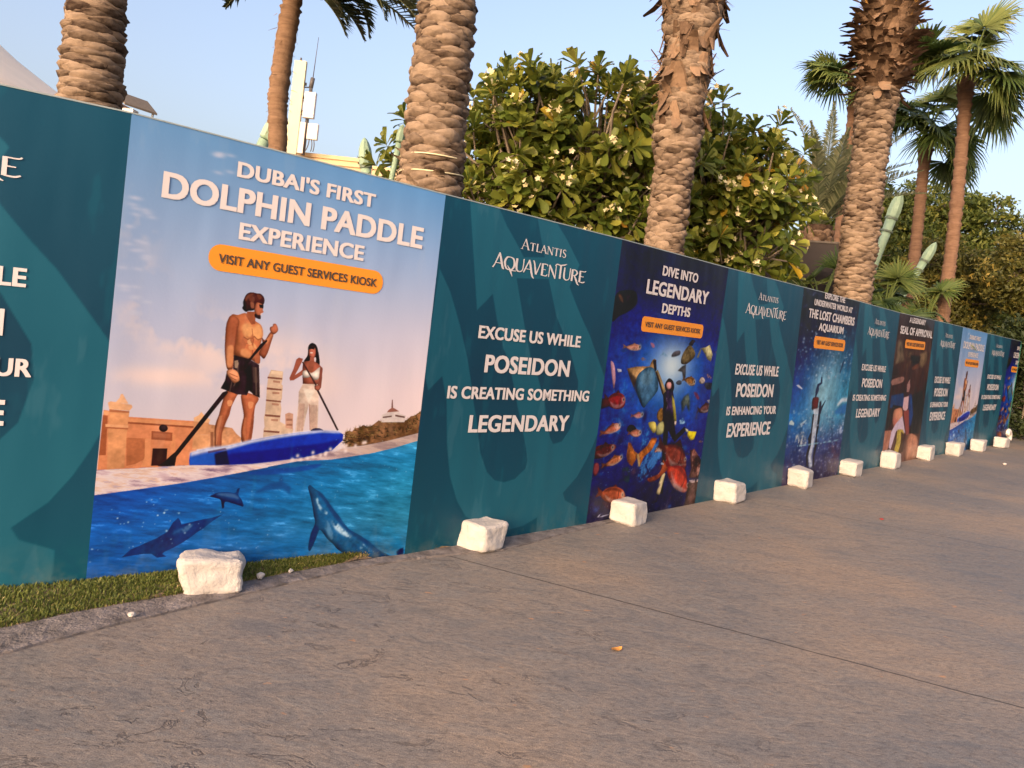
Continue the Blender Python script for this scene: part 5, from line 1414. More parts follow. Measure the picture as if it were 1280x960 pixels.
def date_trunk(x, y, zlo, zhi, prof, row, nround, out, seed, lean=(0, 0), wide=1.12, root=None, dz=0.0):
    """stacked rows of cut leaf bases, each its own bulging scale, around a solid core"""
    g = np.random.default_rng(seed)
    mb = MB()
    zz = np.arange(0, zhi + .01, .12)
    mb.tube([(x + lean[0] * z, y + lean[1] * z, z) for z in zz], np.maximum(.05, interp_prof(prof, zz) - .012), 20, 0, .12)  # dark core tint stands in for shade in the gaps
    rows = int((zhi - zlo) / row)
    gu = np.array([-1, -.72, -.36, 0, .36, .72, 1]); gv = np.array([0, .12, .35, .6, .8, .93, 1.0])
    GU, GV = np.meshgrid(gu, gv)
    prf = np.interp(GV, gv, [-.25, .30, .74, 1.0, .92, .5, -.3])
    lens = 1 - np.abs(GU) ** 1.7
    nu, nv = len(gu), len(gv)
    fi = (np.arange(nv - 1)[:, None] * nu + np.arange(nu - 1)[None]).ravel()
    FQ = np.c_[fi, fi + 1, fi + nu + 1, fi + nu]
    for r_ in range(rows):
        z0 = zlo + r_ * row
        n = nround
        for k in range(n):
            th = (k + .5 * (r_ % 2) + g.uniform(-.08, .08)) / n * 2 * math.pi
            zc = z0 + g.uniform(-.2, .2) * row
            hh = row * g.uniform(1.5, 2.5)
            ww = 2 * math.pi / n * .5 * wide * g.uniform(.85, 1.15)
            o_ = out * g.uniform(.5, 1.6)
            tilt = g.uniform(-.14, .14) * row
            sag_ = g.uniform(-.1, .35) * row
            z = zc + hh * (GV - .5) * (.18 + .82 * lens) + tilt * GU - sag_ * lens + g.normal(0, .05 * row, GU.shape) * (np.abs(GU) < .9)
            rr = interp_prof(prof, z) + o_ * prf * (.15 + .85 * lens) + g.normal(0, .17 * out, GU.shape)
            a = th + GU * ww
            v = np.stack([x + lean[0] * z + rr * np.cos(a), y + lean[1] * z + rr * np.sin(a), z], -1)
            tn = np.clip(.48 + .30 * (GV - .4) + g.uniform(-.3, .3) + g.normal(0, .14, GU.shape) - .2 * (1 - lens), 0, 1)  # tint paints a lit upper part and shaded ends onto each scale
            mb.add(v.reshape(-1, 3), FQ, 0, tn.ravel())
    return mb

def boots(x, y, zlo, zhi, prof, n, seed, lean=(0, 0), L=(.16, .34), ang=(.25, .9), wd=(.045, .08), down=0.0):
    """old torn leaf bases standing off the trunk: tapering, curled, fibrous slabs"""
    g = np.random.default_rng(seed)
    mb = MB()
    for _ in range(n):
        z = g.uniform(zlo, zhi); th = g.uniform(0, 2 * math.pi)
        r = interp_prof(prof, z)
        rad = np.array([math.cos(th), math.sin(th), 0]); tan = np.array([-math.sin(th), math.cos(th), 0])
        a = g.uniform(*ang); l = g.uniform(*L); w = g.uniform(*wd)
        sgn = -1 if g.random() < down else 1
        p0 = np.array([x + lean[0] * z, y + lean[1] * z, z]) + rad * (r - .03)
        tw = g.uniform(-.5, .5)
        pts = []
        for t, ws in ((0, 1.25), (.35, 1.0), (.7, .72), (1, .34)):
            bend = a * (.5 + .7 * t)
            c = p0 + (rad * math.sin(bend) + UPZ * math.cos(bend) * sgn) * l * t
            s_ = (tan * math.cos(tw * t) + rad * math.sin(tw * t)) * w * ws
            up = rad * .016 * (1 - .5 * t)
            pts += [c - s_, c - s_ * .1 + up, c + s_, c - up * .6]
        k = np.arange(3) * 4
        F = []
        for q in range(4):
            F.append(np.c_[k + q, k + (q + 1) % 4, k + 4 + (q + 1) % 4, k + 4 + q])
        mb.add(pts, F + [np.array([(12, 13, 14, 15)])], 0, g.uniform(.1, .95))
    return mb

def fibres(mb, x, y, zlo, zhi, prof, n, seed, L=(.08, .25)):
    g = np.random.default_rng(seed)
    for _ in range(n):
        z = g.uniform(zlo, zhi); th = g.uniform(0, 6.28); r = interp_prof(prof, z)
        rad = np.array([math.cos(th), math.sin(th), 0])
        p = np.array([x, y, z]) + rad * r
        d = rad * g.uniform(.3, 1) + UPZ * g.uniform(-1, .3) + np.array([-math.sin(th), math.cos(th), 0]) * g.uniform(-.6, .6)
        l = g.uniform(*L)
        mb.tube([p, p + d * l * .5, p + d * l + UPZ * -.05 * l], [.004, .003, .001], 3, 0, g.uniform(.3, 1), False)

def frond(mb, origin, az, el, L, nleaf=46, droop=1.0, leaf=.38, wl=.018, tint=.5, seed=0, mi=0, mr=0, vee=.55):
    """pinnate frond: arched rachis with two rows of narrow leaflets"""
    g = np.random.default_rng(seed)
    t = np.linspace(0, 1, 14)
    e = el - droop * t ** 1.4
    h = np.array([math.cos(az), math.sin(az), 0])
    dl = L / 13
    P = [np.array(origin, float)]
    for k in range(13):
        P.append(P[-1] + (h * math.cos(e[k]) + UPZ * math.sin(e[k])) * dl)
    P = np.array(P)
    mb.tube(P, np.linspace(.022, .004, 14) * L / 3 + .003, 5, mr, .6, False)
    tt = np.linspace(.14, .995, nleaf)
    C = np.stack([np.interp(tt, t, P[:, i]) for i in range(3)], 1)
    T = np.gradient(C, axis=0); T /= np.linalg.norm(T, axis=1)[:, None]
    side = np.cross(T, UPZ); side /= np.linalg.norm(side, axis=1)[:, None] + 1e-6
    nrm = np.cross(side, T)
    V, K = [], 0
    for s_ in (-1, 1):
        ln = leaf * np.sin(np.clip(tt * 1.05, 0, 1) * math.pi * .86 + .28) * g.uniform(.8, 1.15, nleaf)
        d = T * .62 + side * s_ * .72 + nrm * (vee * g.uniform(.4, 1.2, nleaf))[:, None]
        d /= np.linalg.norm(d, axis=1)[:, None]
        wv = np.cross(d, nrm); wv /= np.linalg.norm(wv, axis=1)[:, None]
        mid = C + d * (ln * .5)[:, None]
        tip = C + d * ln[:, None] - UPZ * (ln * g.uniform(.05, .35, nleaf))[:, None]
        a = np.stack([C - wv * wl * .4, C + wv * wl * .4, mid + wv * wl, mid - wv * wl, tip], 1)
        k = np.arange(nleaf) * 5
        tn = np.repeat(np.clip(g.normal(tint, .14, nleaf), 0, 1), 5)
        mb.add(a.reshape(-1, 3), [np.c_[k, k + 1, k + 2, k + 3], np.c_[k + 3, k + 2, k + 4]], mi, tn)

def date_crown(x, y, z, root, n, L, seed, elmin=.35, elmax=1.4, leaf=.42, droop=(.5, 1.0)):
    mb = MB(); g = np.random.default_rng(seed)
    for k in range(n):
        az = k * 2.399 + g.uniform(-.2, .2)
        el = elmin + (elmax - elmin) * ((k + .5) / n)
        frond(mb, (x + .12 * math.cos(az), y + .12 * math.sin(az), z), az, el, L * g.uniform(.85, 1.1), 44, g.uniform(*droop), leaf, .017, .5, seed * 31 + k)
    return mb.build('crown', M['date_leaf'], root, False)

def local(root):
    """parts are modelled in world coordinates; shift them so they sit under their thing"""
    L = Vector(root.location)
    for c in root.children:
        c.data.transform(Matrix.Translation(-L))
        for d in c.children: d.data.transform(Matrix.Translation(-L))

# leftmost palm
r = thing('date_palm', 'leftmost thick date palm trunk with ringed bark above the left teal banner', 'palm tree', (-3.95, 6.97, -.06), 'date palms behind the hoarding')
prof = [(0, .30), (2, .27), (3.1, .235), (4.0, .215), (6.2, .22), (6.9, .30)]
date_trunk(-3.95, 6.97, .2, 6.6, prof, .052, 5, .032, 11, wide=1.4).build('trunk', M['trunk_date'], r)
date_crown(-3.95, 6.97, 6.7, r, 26, 2.9, 3)
local(r)
# second palm: the thick one rising behind the big poster
r = thing('date_palm', 'thickest date palm trunk with diamond scales, behind the right end of the large paddle poster', 'palm tree', (-.93, 7.14, -.06), 'date palms behind the hoarding')
prof = [(0, .34), (2.2, .275), (2.85, .262), (3.05, .258), (3.2, .248), (3.55, .245), (4.4, .222), (6.4, .22), (7.0, .32)]
date_trunk(-.93, 7.14, .2, 6.7, prof, .062, 7, .036, 12, wide=1.35).build('trunk', M['trunk_date'], r)
mb = MB()
for zz, ph in ((3.0, 0), (2.86, .4)):
    a = np.linspace(0, 2 * math.pi, 40)
    mb.tube([(-.93 + .292 * math.cos(q), 7.14 + .292 * math.sin(q), zz + .012 * math.sin(q * 2 + ph) + .02 * math.cos(q)) for q in a], .006, 5)
mb.build('cable', M['cream'], r)
bt = boots(-.93, 7.14, 2.62, 3.0, prof, 20, 77, L=(.1, .2), ang=(.3, .9)); bt.build('leaf_bases', M['trunk_date'], r, False)
date_crown(-.93, 7.14, 6.85, r, 26, 3.0, 4)
local(r)
# third palm, ragged
r = thing('date_palm', 'ragged date palm trunk with torn leaf bases, in front of the flowering tree', 'palm tree', (1.54, 8.87, -.06), 'date palms behind the hoarding')
prof = [(0, .28), (2.3, .225), (2.65, .205), (3.1, .20), (3.6, .195), (3.75, .245), (4.0, .25), (4.15, .22), (4.35, .24), (4.6, .25), (4.85, .215), (5.0, .28), (5.35, .31), (6.6, .32), (7.4, .25)]
date_trunk(1.54, 8.87, .2, 6.9, prof, .058, 7, .030, 13, wide=1.25).build('trunk', M['trunk_date'], r)
bt = boots(1.54, 8.87, 3.66, 3.86, prof, 11, 21, L=(.22, .4), ang=(.12, .4), wd=(.05, .09))
for (lo, hi, n, sd_, an) in ((4.1, 4.55, 34, 22, (.15, .6)), (4.62, 4.82, 16, 26, (.3, .9)), (4.8, 5.4, 90, 23, (.1, .45)), (5.3, 7.2, 190, 24, (.15, .6))):
    b2 = boots(1.54, 8.87, lo, hi, prof, n, sd_, L=(.2, .42), ang=an, wd=(.05, .10), down=.3)
    for v_, f_, m_, t_ in zip(b2.v, [None] * len(b2.v), [None] * len(b2.v), b2.t): pass
    off = bt.n
    bt.v += b2.v; bt.t += b2.t; bt.m += b2.m; bt.f += [q + off for q in b2.f]; bt.n += b2.n
fibres(bt, 1.54, 8.87, 4.2, 5.6, prof, 160, 25)
bt.build('leaf_bases', M['trunk_boot'], r, False)
date_crown(1.54, 8.87, 7.3, r, 28, 3.0, 5)
local(r)
# fourth palm with its shaggy collar
r = thing('date_palm', 'date palm with a wide shaggy collar of dead leaf bases, behind the lost chambers poster', 'palm tree', (4.9, 11.82, -.06), 'date palms behind the hoarding')
prof = [(0, .30), (2.5, .25), (3.5, .236), (4.6, .222), (5.2, .25), (5.45, .27), (6.0, .35), (6.5, .36), (7.2, .34), (8.0, .26)]
LE = (-.012, .006)
date_trunk(4.98, 11.79, .2, 5.6, prof, .058, 8, .038, 14, lean=LE, wide=1.45).build('trunk', M['trunk_date'], r)
mb = MB()
zz = np.arange(5.4, 8.2, .15)
mb.tube([(4.98 + LE[0] * z, 11.79 + LE[1] * z, z) for z in zz], interp_prof(prof, zz) - .06, 16, 0, .1)
b2 = boots(4.98, 11.79, 5.5, 6.75, prof, 330, 31, LE, L=(.16, .34), ang=(.5, 1.25), wd=(.05, .09), down=.3)
mb.f += [q + mb.n for q in b2.f]; mb.v += b2.v; mb.t += b2.t; mb.m += b2.m; mb.n += b2.n
fibres(mb, 4.9, 11.82, 5.5, 6.9, prof, 200, 33)
mb.build('dead_leaf_bases', M['trunk_boot'], r, False)
boots(4.98, 11.79, 6.5, 8.1, prof, 220, 32, LE, L=(.2, .42), ang=(.2, .75), wd=(.045, .085)).build('leaf_bases', M['trunk_boot_orange'], r, False)
date_crown(4.86, 11.84, 8.1, r, 30, 3.2, 6)
local(r)

# slim palm with hanging fronds at the top of the frame
r = thing('slim_palm', 'slim bent palm left of the phone mast, dark fronds hanging at the top edge', 'palm tree', (-3.42, 10.46, -.06))
TP = np.array([(-3.40, 10.46, -.1), (-3.40, 10.46, 2.5), (-3.42, 10.46, 3.62), (-3.47, 10.46, 4.2), (-3.45, 10.46, 4.7), (-3.40, 10.46, 5.3), (-3.36, 10.46, 5.75)])
tz = np.arange(-.1, 5.75, .028)
pts = np.stack([np.interp(tz, TP[:, 2], TP[:, 0]), np.interp(tz, TP[:, 2], TP[:, 1]), tz], 1)
g = np.random.default_rng(9)
rad = .118 + .020 * ((np.arange(len(tz)) % 4) / 3.0) * g.uniform(.3, 1.3, len(tz)) + g.uniform(-.010, .010, len(tz))
mb = MB(); mb.tube(pts, rad, 16, 0, .5); fibres(mb, -3.44, 10.46, 3.6, 5.3, [(0, .12), (6, .13)], 40, 8, (.04, .12))
mb.build('trunk', M['trunk_thin'], r)
mb = MB()
for k in range(12):
    az = k * 2.399 + .3
    frond(mb, (-3.36, 10.46, 5.8), az, [.2, .5, .9, 1.2][k % 4], 2.6, 44, 1.3, .45, .02, .35, 900 + k)
for k, (az, el, L, dr) in enumerate(((3.1, -.1, .95, .8), (3.4, -.25, .85, .6), (2.8, .1, 1.2, 1.1), (.0, -.5, 1.0, .7), (-.3, -.35, 1.05, .8), (.3, -.25, 1.15, .9), (.05, .2, 1.9, 1.25), (.25, .1, 1.3, 1.7), (-.25, .25, 1.6, 1.7), (.55, .3, 2.2, 1.2), (-.9, .1, 1.2, 1.6), (.1, .45, 2.4, 1.25), (-.05, .5, 2.9, 1.15), (-1.5, .2, 1.2, 1.5))):
    frond(mb, (-3.36, 10.46, 5.78), az, el, L, 52, dr, .42, .022, .12, 940 + k)
mb.build('crown', M['date_leaf'], r, False)
local(r)

# ------------------------------------------------------------------ fan palms
def fan_leaf(mb, origin, az, el, pet, rad, seed, tint=.5, nseg=26, droop=.6, mi=0, mr=1, roll=0.0):
    g = np.random.default_rng(seed)
    h = np.array([math.cos(az), math.sin(az), 0])
    P = [np.array(origin, float)]
    e = el
    for k in range(6):
        P.append(P[-1] + (h * math.cos(e) + UPZ * math.sin(e)) * pet / 6); e -= droop * .10
    mb.tube(P, np.linspace(.018, .010, 7), 5, mr, .6, False)
    o = P[-1]
    d = h * math.cos(e - .25) + UPZ * math.sin(e - .25)
    side = np.cross(d, UPZ); side /= np.linalg.norm(side)
    nrm = np.cross(side, d)
    side, nrm = side * math.cos(roll) + nrm * math.sin(roll), nrm * math.cos(roll) - side * math.sin(roll)
    a = np.linspace(-1.85, 1.85, nseg) + g.uniform(-.03, .03, nseg)
    ln = rad * (1 - .16 * (a / 2.0) ** 2) * g.uniform(.9, 1.08, nseg)
    dirs = d[None] * np.cos(a)[:, None] + side[None] * np.sin(a)[:, None]
    wv = -d[None] * np.sin(a)[:, None] + side[None] * np.cos(a)[:, None]
    da = 4.0 / nseg
    fold = nrm * .03
    ks = [(.05, .5, 0), (.5, .5, .02), (.78, .30, .10), (1.0, .03, .34)]
    rows = []
    for (t, wf, dr) in ks:
        c = o + dirs * (ln * t)[:, None] - UPZ * (ln * dr * droop * g.uniform(.6, 1.5, nseg))[:, None] + nrm * (.10 * rad * t * (1 - t))
        w = (ln * min(t, .55) * da * wf * 1.05)[:, None]
        rows += [c - wv * w, c + fold * (1 - t), c + wv * w]
    V = np.stack(rows, 1).reshape(-1, 3)
    k = np.arange(nseg)[:, None] * 12
    F = []
    for q in range(3):
        b = k + q * 3
        F.append(np.concatenate([np.c_[b, b + 1, b + 4, b + 3], np.c_[b + 1, b + 2, b + 5, b + 4]]))
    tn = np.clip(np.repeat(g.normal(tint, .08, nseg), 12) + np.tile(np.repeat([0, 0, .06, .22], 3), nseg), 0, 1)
    mb.add(V, F, mi, tn)

def fan_crown(c, root, n, pet, rad, seed, elmin=-.9, elmax=1.4, tint=.5):
    g = np.random.default_rng(seed)
    mb = MB()
    for k in range(n):
        az = k * 2.399 + g.uniform(-.25, .25)
        t = (k * .618 + g.uniform(-.08, .08)) % 1.0
        el = elmin + (elmax - elmin) * t ** .85
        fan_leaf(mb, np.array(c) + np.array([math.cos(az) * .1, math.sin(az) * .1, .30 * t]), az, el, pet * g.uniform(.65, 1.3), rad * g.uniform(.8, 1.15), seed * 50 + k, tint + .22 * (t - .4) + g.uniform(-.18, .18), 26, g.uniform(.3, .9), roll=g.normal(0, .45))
    return mb.build('crown', [M['fan_leaf'], M['fan_leaf']], root, False)

def fan_palm(base, top, r0, r1, n, pet, rad, seed, label, tint=.5, elmin=-.9):
    r = thing('fan_palm', label, 'palm tree', (base[0], base[1], -.06), 'fan palms at the right')
    g = np.random.default_rng(seed)
    zz = np.arange(0, top[2] + .02, .045); t = zz / top[2]
    x = base[0] + (top[0] - base[0]) * t + .05 * np.sin(t * 5 + seed); y = base[1] + (top[1] - base[1]) * t
    x += (top[0] - x[-1]) * t ** 3
    rr = r0 + (r1 - r0) * t + .024 * ((np.arange(len(zz)) % 5) / 4.0) * g.uniform(.3, 1.3, len(zz)) + g.uniform(-.008, .008, len(zz))
    rr[-14:] += np.linspace(0, .07, 14)
    mb = MB(); mb.tube(np.c_[x, y, zz], rr, 14, 0, np.repeat(0.5, 1)[0])
    mb.build('trunk', M['trunk_fan'], r)
    boots(top[0], top[1], top[2] - .45, top[2] + .1, [(0, r1), (20, r1)], 40, seed + 5, L=(.2, .4), ang=(.3, .9), wd=(.03, .05)).build('leaf_bases', M['trunk_boot'], r, False)
    fan_crown(top, r, n, pet, rad, seed, elmin, 1.52, tint)
    local(r)
    return r
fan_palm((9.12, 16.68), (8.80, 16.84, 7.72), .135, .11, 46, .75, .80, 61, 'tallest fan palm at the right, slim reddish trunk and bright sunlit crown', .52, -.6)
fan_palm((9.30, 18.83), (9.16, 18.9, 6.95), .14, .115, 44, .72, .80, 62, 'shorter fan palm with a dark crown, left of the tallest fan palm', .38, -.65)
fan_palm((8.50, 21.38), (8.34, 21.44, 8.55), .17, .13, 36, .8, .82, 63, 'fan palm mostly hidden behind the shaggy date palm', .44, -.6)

# low bushy date palm and undergrowth
r = thing('young_date_palm', 'young date palm of upright grey green fronds between the flowering tree and the shaggy palm', 'palm tree', (5.82, 15.95, -.06))
date_trunk(5.82, 15.95, .2, 4.2, [(0, .28), (3.4, .21), (4.3, .30)], .11, 8, .05, 41).build('trunk', M['trunk_boot'], r)
mb = MB(); g = np.random.default_rng(5)
for k in range(30):
    az = k * 2.399
    frond(mb, (5.82, 15.95, 4.2), az, .55 + .9 * (k / 30) + g.uniform(-.1, .1), 2.2 * g.uniform(.85, 1.1), 60, g.uniform(.35, .8), .34, .016, .62, 500 + k, vee=.8)
mb.build('crown', M['date_leaf'], r, False)
local(r)

def fan_clump(loc, n, pet, rad, seed, label, tint):
    r = thing('fan_palm_clump', label, 'shrub', (loc[0], loc[1], -.06), 'low fan palms behind the hoarding')
    mb = MB(); mb.tube([(loc[0], loc[1], -.06), (loc[0], loc[1], loc[2])], [.16, .12], 10)
    mb.build('trunk', M['trunk_boot'], r)
    fan_crown(loc, r, n, pet, rad, seed, -.5, 1.4, tint)
    local(r)
fan_clump((7.2, 15.55, 2.55), 30, .55, .55, 71, 'low fan palm clump right of the shaggy date palm, below the pale green posts', .36)
fan_clump((8.3, 16.1, 2.45), 26, .5, .5, 72, 'low fan palm clump around the foot of the tallest fan palm', .42)
fan_clump((5.0, 13.2, 2.35), 18, .55, .45, 73, 'small fan palm clump under the dark brown board', .42)
# ------------------------------------------------------------------ frangipani trees: rosettes of paddle leaves on forked limbs
def rosettes(mb, C, A, n, L, W, seed, tint=.45):
    """C centres, A axes; n leaves each; every leaf a folded 3 x 5 grid"""
    g = np.random.default_rng(seed)
    m = len(C)
    gu = np.array([0, .12, .45, .78, .95, 1.0]); wu = np.array([.08, .16, .58, 1.0, .85, .30])
    ref = np.where(np.abs(A[:, 2:3]) < .9, np.array([[0, 0, 1.0]]), np.array([[1.0, 0, 0]]))
    X = np.cross(A, ref); X /= np.linalg.norm(X, axis=1)[:, None]
    Y = np.cross(A, X)
    ph = g.uniform(0, 6.28, (m, 1)) + np.arange(n)[None] * 2.399 + g.uniform(-.2, .2, (m, n))
    tilt = np.interp(np.arange(n) / n, [0, 1], [1.5, .28])[None] + g.uniform(-.22, .22, (m, n))
    rad = X[:, None] * np.cos(ph)[..., None] + Y[:, None] * np.sin(ph)[..., None]
    d = rad * np.sin(tilt)[..., None] + A[:, None] * np.cos(tilt)[..., None]
    side = np.cross(d, A[:, None] + .001); side /= np.linalg.norm(side, axis=-1)[..., None]
    up = np.cross(side, d)
    ln = L * g.uniform(.7, 1.15, (m, n)); w = W * g.uniform(.8, 1.15, (m, n))
    base = C[:, None] + A[:, None] * (.09 * np.arange(n) / n)[None, :, None]
    V = []
    for u, ww in zip(gu, wu):
        c = base + d * (ln * u)[..., None] - UPZ * (ln * .20 * u * u * g.uniform(.5, 1.3, (m, n)))[..., None]
        V += [c - side * (w * ww)[..., None] + up * (w * ww * .32)[..., None], c, c + side * (w * ww)[..., None] + up * (w * ww * .32)[..., None]]
    V = np.stack(V, 2).reshape(-1, 3)
    k = np.arange(m * n)[:, None] * 18
    F = []
    for q in range(5):
        b = k + q * 3
        F.append(np.concatenate([np.c_[b, b + 1, b + 4, b + 3], np.c_[b + 1, b + 2, b + 5, b + 4]]))
    tn = g.normal(tint, .13, (m, n)) + .12 * (np.arange(n) / n)[None] - .05
    old = g.random((m, n)) < .018
    tn = np.where(old, g.uniform(.93, 1, (m, n)), np.clip(tn, 0, .86))
    mb.add(V, F, 0, np.repeat(tn.ravel(), 18))

def flowers(mb, C, A, seed, r=.038):
    g = np.random.default_rng(seed)
    for c, a in zip(C, A):
        for _ in range(g.integers(4, 9)):
            o = c + a * .2 + g.normal(0, .06, 3)
            ax = a + g.normal(0, .5, 3); ax /= np.linalg.norm(ax)
            x = np.cross(ax, (0.3, .5, .8)); x /= np.linalg.norm(x); y = np.cross(ax, x)
            V, F = [], []
            for p in range(5):
                t = p * 1.2566
                dd = x * math.cos(t) + y * math.sin(t); ss = -x * math.sin(t) + y * math.cos(t)
                V += [o, o + dd * r * .6 - ss * r * .42 + ax * r * .3, o + dd * r * 1.15 + ax * r * .45, o + dd * r * .6 + ss * r * .42 + ax * r * .3]
                F.append((p * 4, p * 4 + 1, p * 4 + 2, p * 4 + 3))
            mb.add(V, np.array(F), 0, g.uniform(0, 1))

def frangipani(foot, lumps, nros, seed, label, nflow, L=.26, W=.052):
    r = thing('frangipani_tree', label, 'tree', (foot[0], foot[1], -.06), 'flowering trees behind the hoarding')
    g = np.random.default_rng(seed)
    C, A = [], []
    vol = np.array([l[3] * l[4] * l[5] for l in lumps]) ** .7; vol /= vol.sum()
    ctr = np.average(np.array([l[:3] for l in lumps]), axis=0, weights=vol)
    while len(C) < nros:
        l = lumps[g.choice(len(lumps), p=vol)]
        d = g.normal(0, 1, 3); d /= np.linalg.norm(d)
        rr = g.uniform(.50, 1.0) ** .55
        p = np.array(l[:3]) + d * rr * np.array(l[3:6])
        if p[2] < 1.9: continue
        p += g.normal(0, .13, 3)
        a = d * .75 + np.array([0, 0, .75]) + g.normal(0, .22, 3)
        C.append(p); A.append(a / np.linalg.norm(a))
    C, A = np.array(C), np.array(A)
    # limbs: a forking skeleton that ends in the rosettes
    mb = MB()
    f0 = np.array([foot[0], foot[1], -.06]); fork = np.array([foot[0], foot[1], 1.5]) * .7 + np.array([*ctr[:2], 1.5]) * .3
    mb.tube([f0, f0 * .5 + fork * .5 + g.normal(0, .05, 3), fork], [.17, .14, .12], 10, 0, .5)
    nb = max(6, len(lumps) * 3)
    K = C[g.choice(len(C), nb, replace=False)]
    hub = fork[None] * .45 + K * .55 + g.normal(0, .12, (nb, 3))
    for h in hub:
        mid = fork * .5 + h * .5 + np.array([0, 0, -.12]) + g.normal(0, .08, 3)
        mb.tube([fork, mid, h], [.085, .06, .045], 7, 0, .5)
    near = np.argmin(((C[:, None] - hub[None]) ** 2).sum(-1), 1)
    for c, a, h in zip(C, A, hub[near]):
        q = c - a * .35
        mb.tube([h, h * .45 + q * .55 + g.normal(0, .04, 3) - UPZ * .05, q, c], [.030, .022, .016, .012], 5, 0, g.uniform(.3, .8), False)
    mb.build('trunk', M['wood'], r)
    mb = MB(); rosettes(mb, C, A, 12, L, W, seed + 1)
    mb.build('crown', M['frangipani_leaf'], r)
    mb = MB(); sc_ = C @ -np.array([.25, .95, 0]) + g.normal(0, .35, len(C)); w = np.argsort(-sc_)[:int(len(C) * .55)]; w = g.choice(w, min(nflow, len(w)), replace=False)
    flowers(mb, C[w], A[w], seed + 2)
    mb.build('blossoms', M['petal'], r, False)
    local(r)
    return r
frangipani((.5, 10.9), [(.05, 10.6, 3.3, 1.15, .8, 1.05), (-.25, 10.5, 4.15, .75, .7, .55), (.75, 10.5, 4.2, .95, .8, .72), (.95, 10.6, 3.1, 1.0, .8, .9), (1.55, 10.7, 4.0, .6, .7, .7)],
           640, 81, 'large frangipani tree with white blossoms, between the thickest palm and the ragged palm', 100)
frangipani((3.0, 11.9), [(2.5, 11.6, 3.7, .85, .8, 1.05), (3.15, 11.6, 3.9, .75, .8, .72), (3.12, 11.5, 3.0, .75, .7, .65), (2.5, 11.7, 4.6, .45, .5, .35), (1.9, 11.8, 3.6, .5, .6, 1.0)],
           440, 82, 'smaller frangipani tree with white blossoms, right of the ragged palm', 95)
frangipani((-1.75, 12.4), [(-1.85, 12.5, 3.75, .55, .5, .75)], 46, 83, 'frangipani partly hidden left of the thickest palm trunk', 5)

# ------------------------------------------------------------------ broadleaf trees at the right and far plants
def leafy(foot, lumps, n, size, seed, label, m, name='broadleaf_tree', group='broadleaf trees behind the far hoarding', trunk=.22, top=3.0):
    r = thing(name, label, 'tree' if 'tree' in name else 'shrub', (foot[0], foot[1], -.06), group)
    g = np.random.default_rng(seed)
    lumps = np.array(lumps, float)
    vol = (lumps[:, 3] * lumps[:, 4] * lumps[:, 5]) ** .75; vol /= vol.sum()
    # twig clumps on the lumps' shells, leaves scattered round each twig
    nt_ = n // 26
    w = g.choice(len(lumps), nt_, p=vol)
    d = g.normal(0, 1, (nt_, 3)); d /= np.linalg.norm(d, axis=1)[:, None]
    T = lumps[w, :3] + d * (g.uniform(.25, 1.06, (nt_, 1)) ** .5) * lumps[w, 3:6]
    k = g.integers(0, nt_, n)
    cl = np.clip(g.normal(.30, .13, n), .04, .6) * size / .15
    dd = g.normal(0, 1, (n, 3)); dd /= np.linalg.norm(dd, axis=1)[:, None]
    P = T[k] + dd * cl[:, None] * np.array([1.15, 1.15, .75])
    nn = g.normal(0, 1, (n, 3)) + np.array([0, 0, .8]); nn /= np.linalg.norm(nn, axis=1)[:, None]
    x = np.cross(nn, g.normal(0, 1, (n, 3))); x /= np.linalg.norm(x, axis=1)[:, None]
    y = np.cross(nn, x)
    s_ = size * g.uniform(.6, 1.3, n)[:, None]
    V = np.stack([P - x * s_, P + y * s_ * .42 - nn * s_ * .1, P + x * s_, P - y * s_ * .42 - nn * s_ * .1], 1).reshape(-1, 3)
    q = np.arange(n) * 4
    ct = g.normal(.5, .14, nt_)
    tn = np.clip(ct[k] + g.normal(0, .14, n), 0, 1)
    mb = MB(); mb.add(V, np.c_[q, q + 1, q + 2, q + 3], 0, np.repeat(tn, 4))
    cr = mb.build('crown', m, r, False)
    mb = MB()
    f0 = np.array([foot[0], foot[1], -.06]); fk = np.array([foot[0], foot[1], top * .55])
    mb.tube([f0, fk], [trunk, trunk * .75], 10, 0, .5)
    for l in lumps:
        e = l[:3] + np.array([0, 0, -.2 * l[5]])
        mb.tube([fk, fk * .5 + e * .5 + g.normal(0, .15, 3), e], [trunk * .55, trunk * .35, trunk * .15], 7, 0, .5)
    for j in g.choice(nt_, min(nt_, 90), replace=False):
        l = lumps[w[j]]
        mb.tube([l[:3], l[:3] * .4 + T[j] * .6 + g.normal(0, .08, 3), T[j]], [.035, .025, .010], 5, 0, .5, False)
    mb.build('trunk', M['wood'], r)
    local(r)
    return r
leafy((13.2, 27.8), [(12.6, 27.5, 6.3, 1.4, 1.4, 1.3), (14.0, 27.8, 7.0, 1.8, 1.5, 1.0), (15.6, 27.6, 6.6, 1.3, 1.4, 1.1), (13.6, 27.2, 5.2, 2.0, 1.5, 1.3), (15.5, 27.4, 5.3, 1.5, 1.4, 1.1), (11.6, 27.6, 6.9, .9, 1.0, 1.0), (14.8, 27.0, 4.2, 1.9, 1.3, 1.0), (12.3, 27.0, 4.0, 1.8, 1.3, 1.2)],
      40000, .10, 91, 'olive green spreading tree behind the two fan palms', M['tree_leaf'], top=5)
leafy((14.6, 21.8), [(14.2, 21.6, 4.9, 1.3, 1.2, 1.0), (15.4, 21.8, 5.2, 1.2, 1.2, 1.0), (13.2, 21.2, 4.2, .9, 1.0, .8), (14.3, 21.0, 3.8, 1.3, 1.0, .9), (15.6, 21.2, 3.6, 1.3, 1.0, 1.0)],
      38000, .075, 92, 'golden leafed tree lit by the sun at the right edge', M['gold_leaf'], top=4)
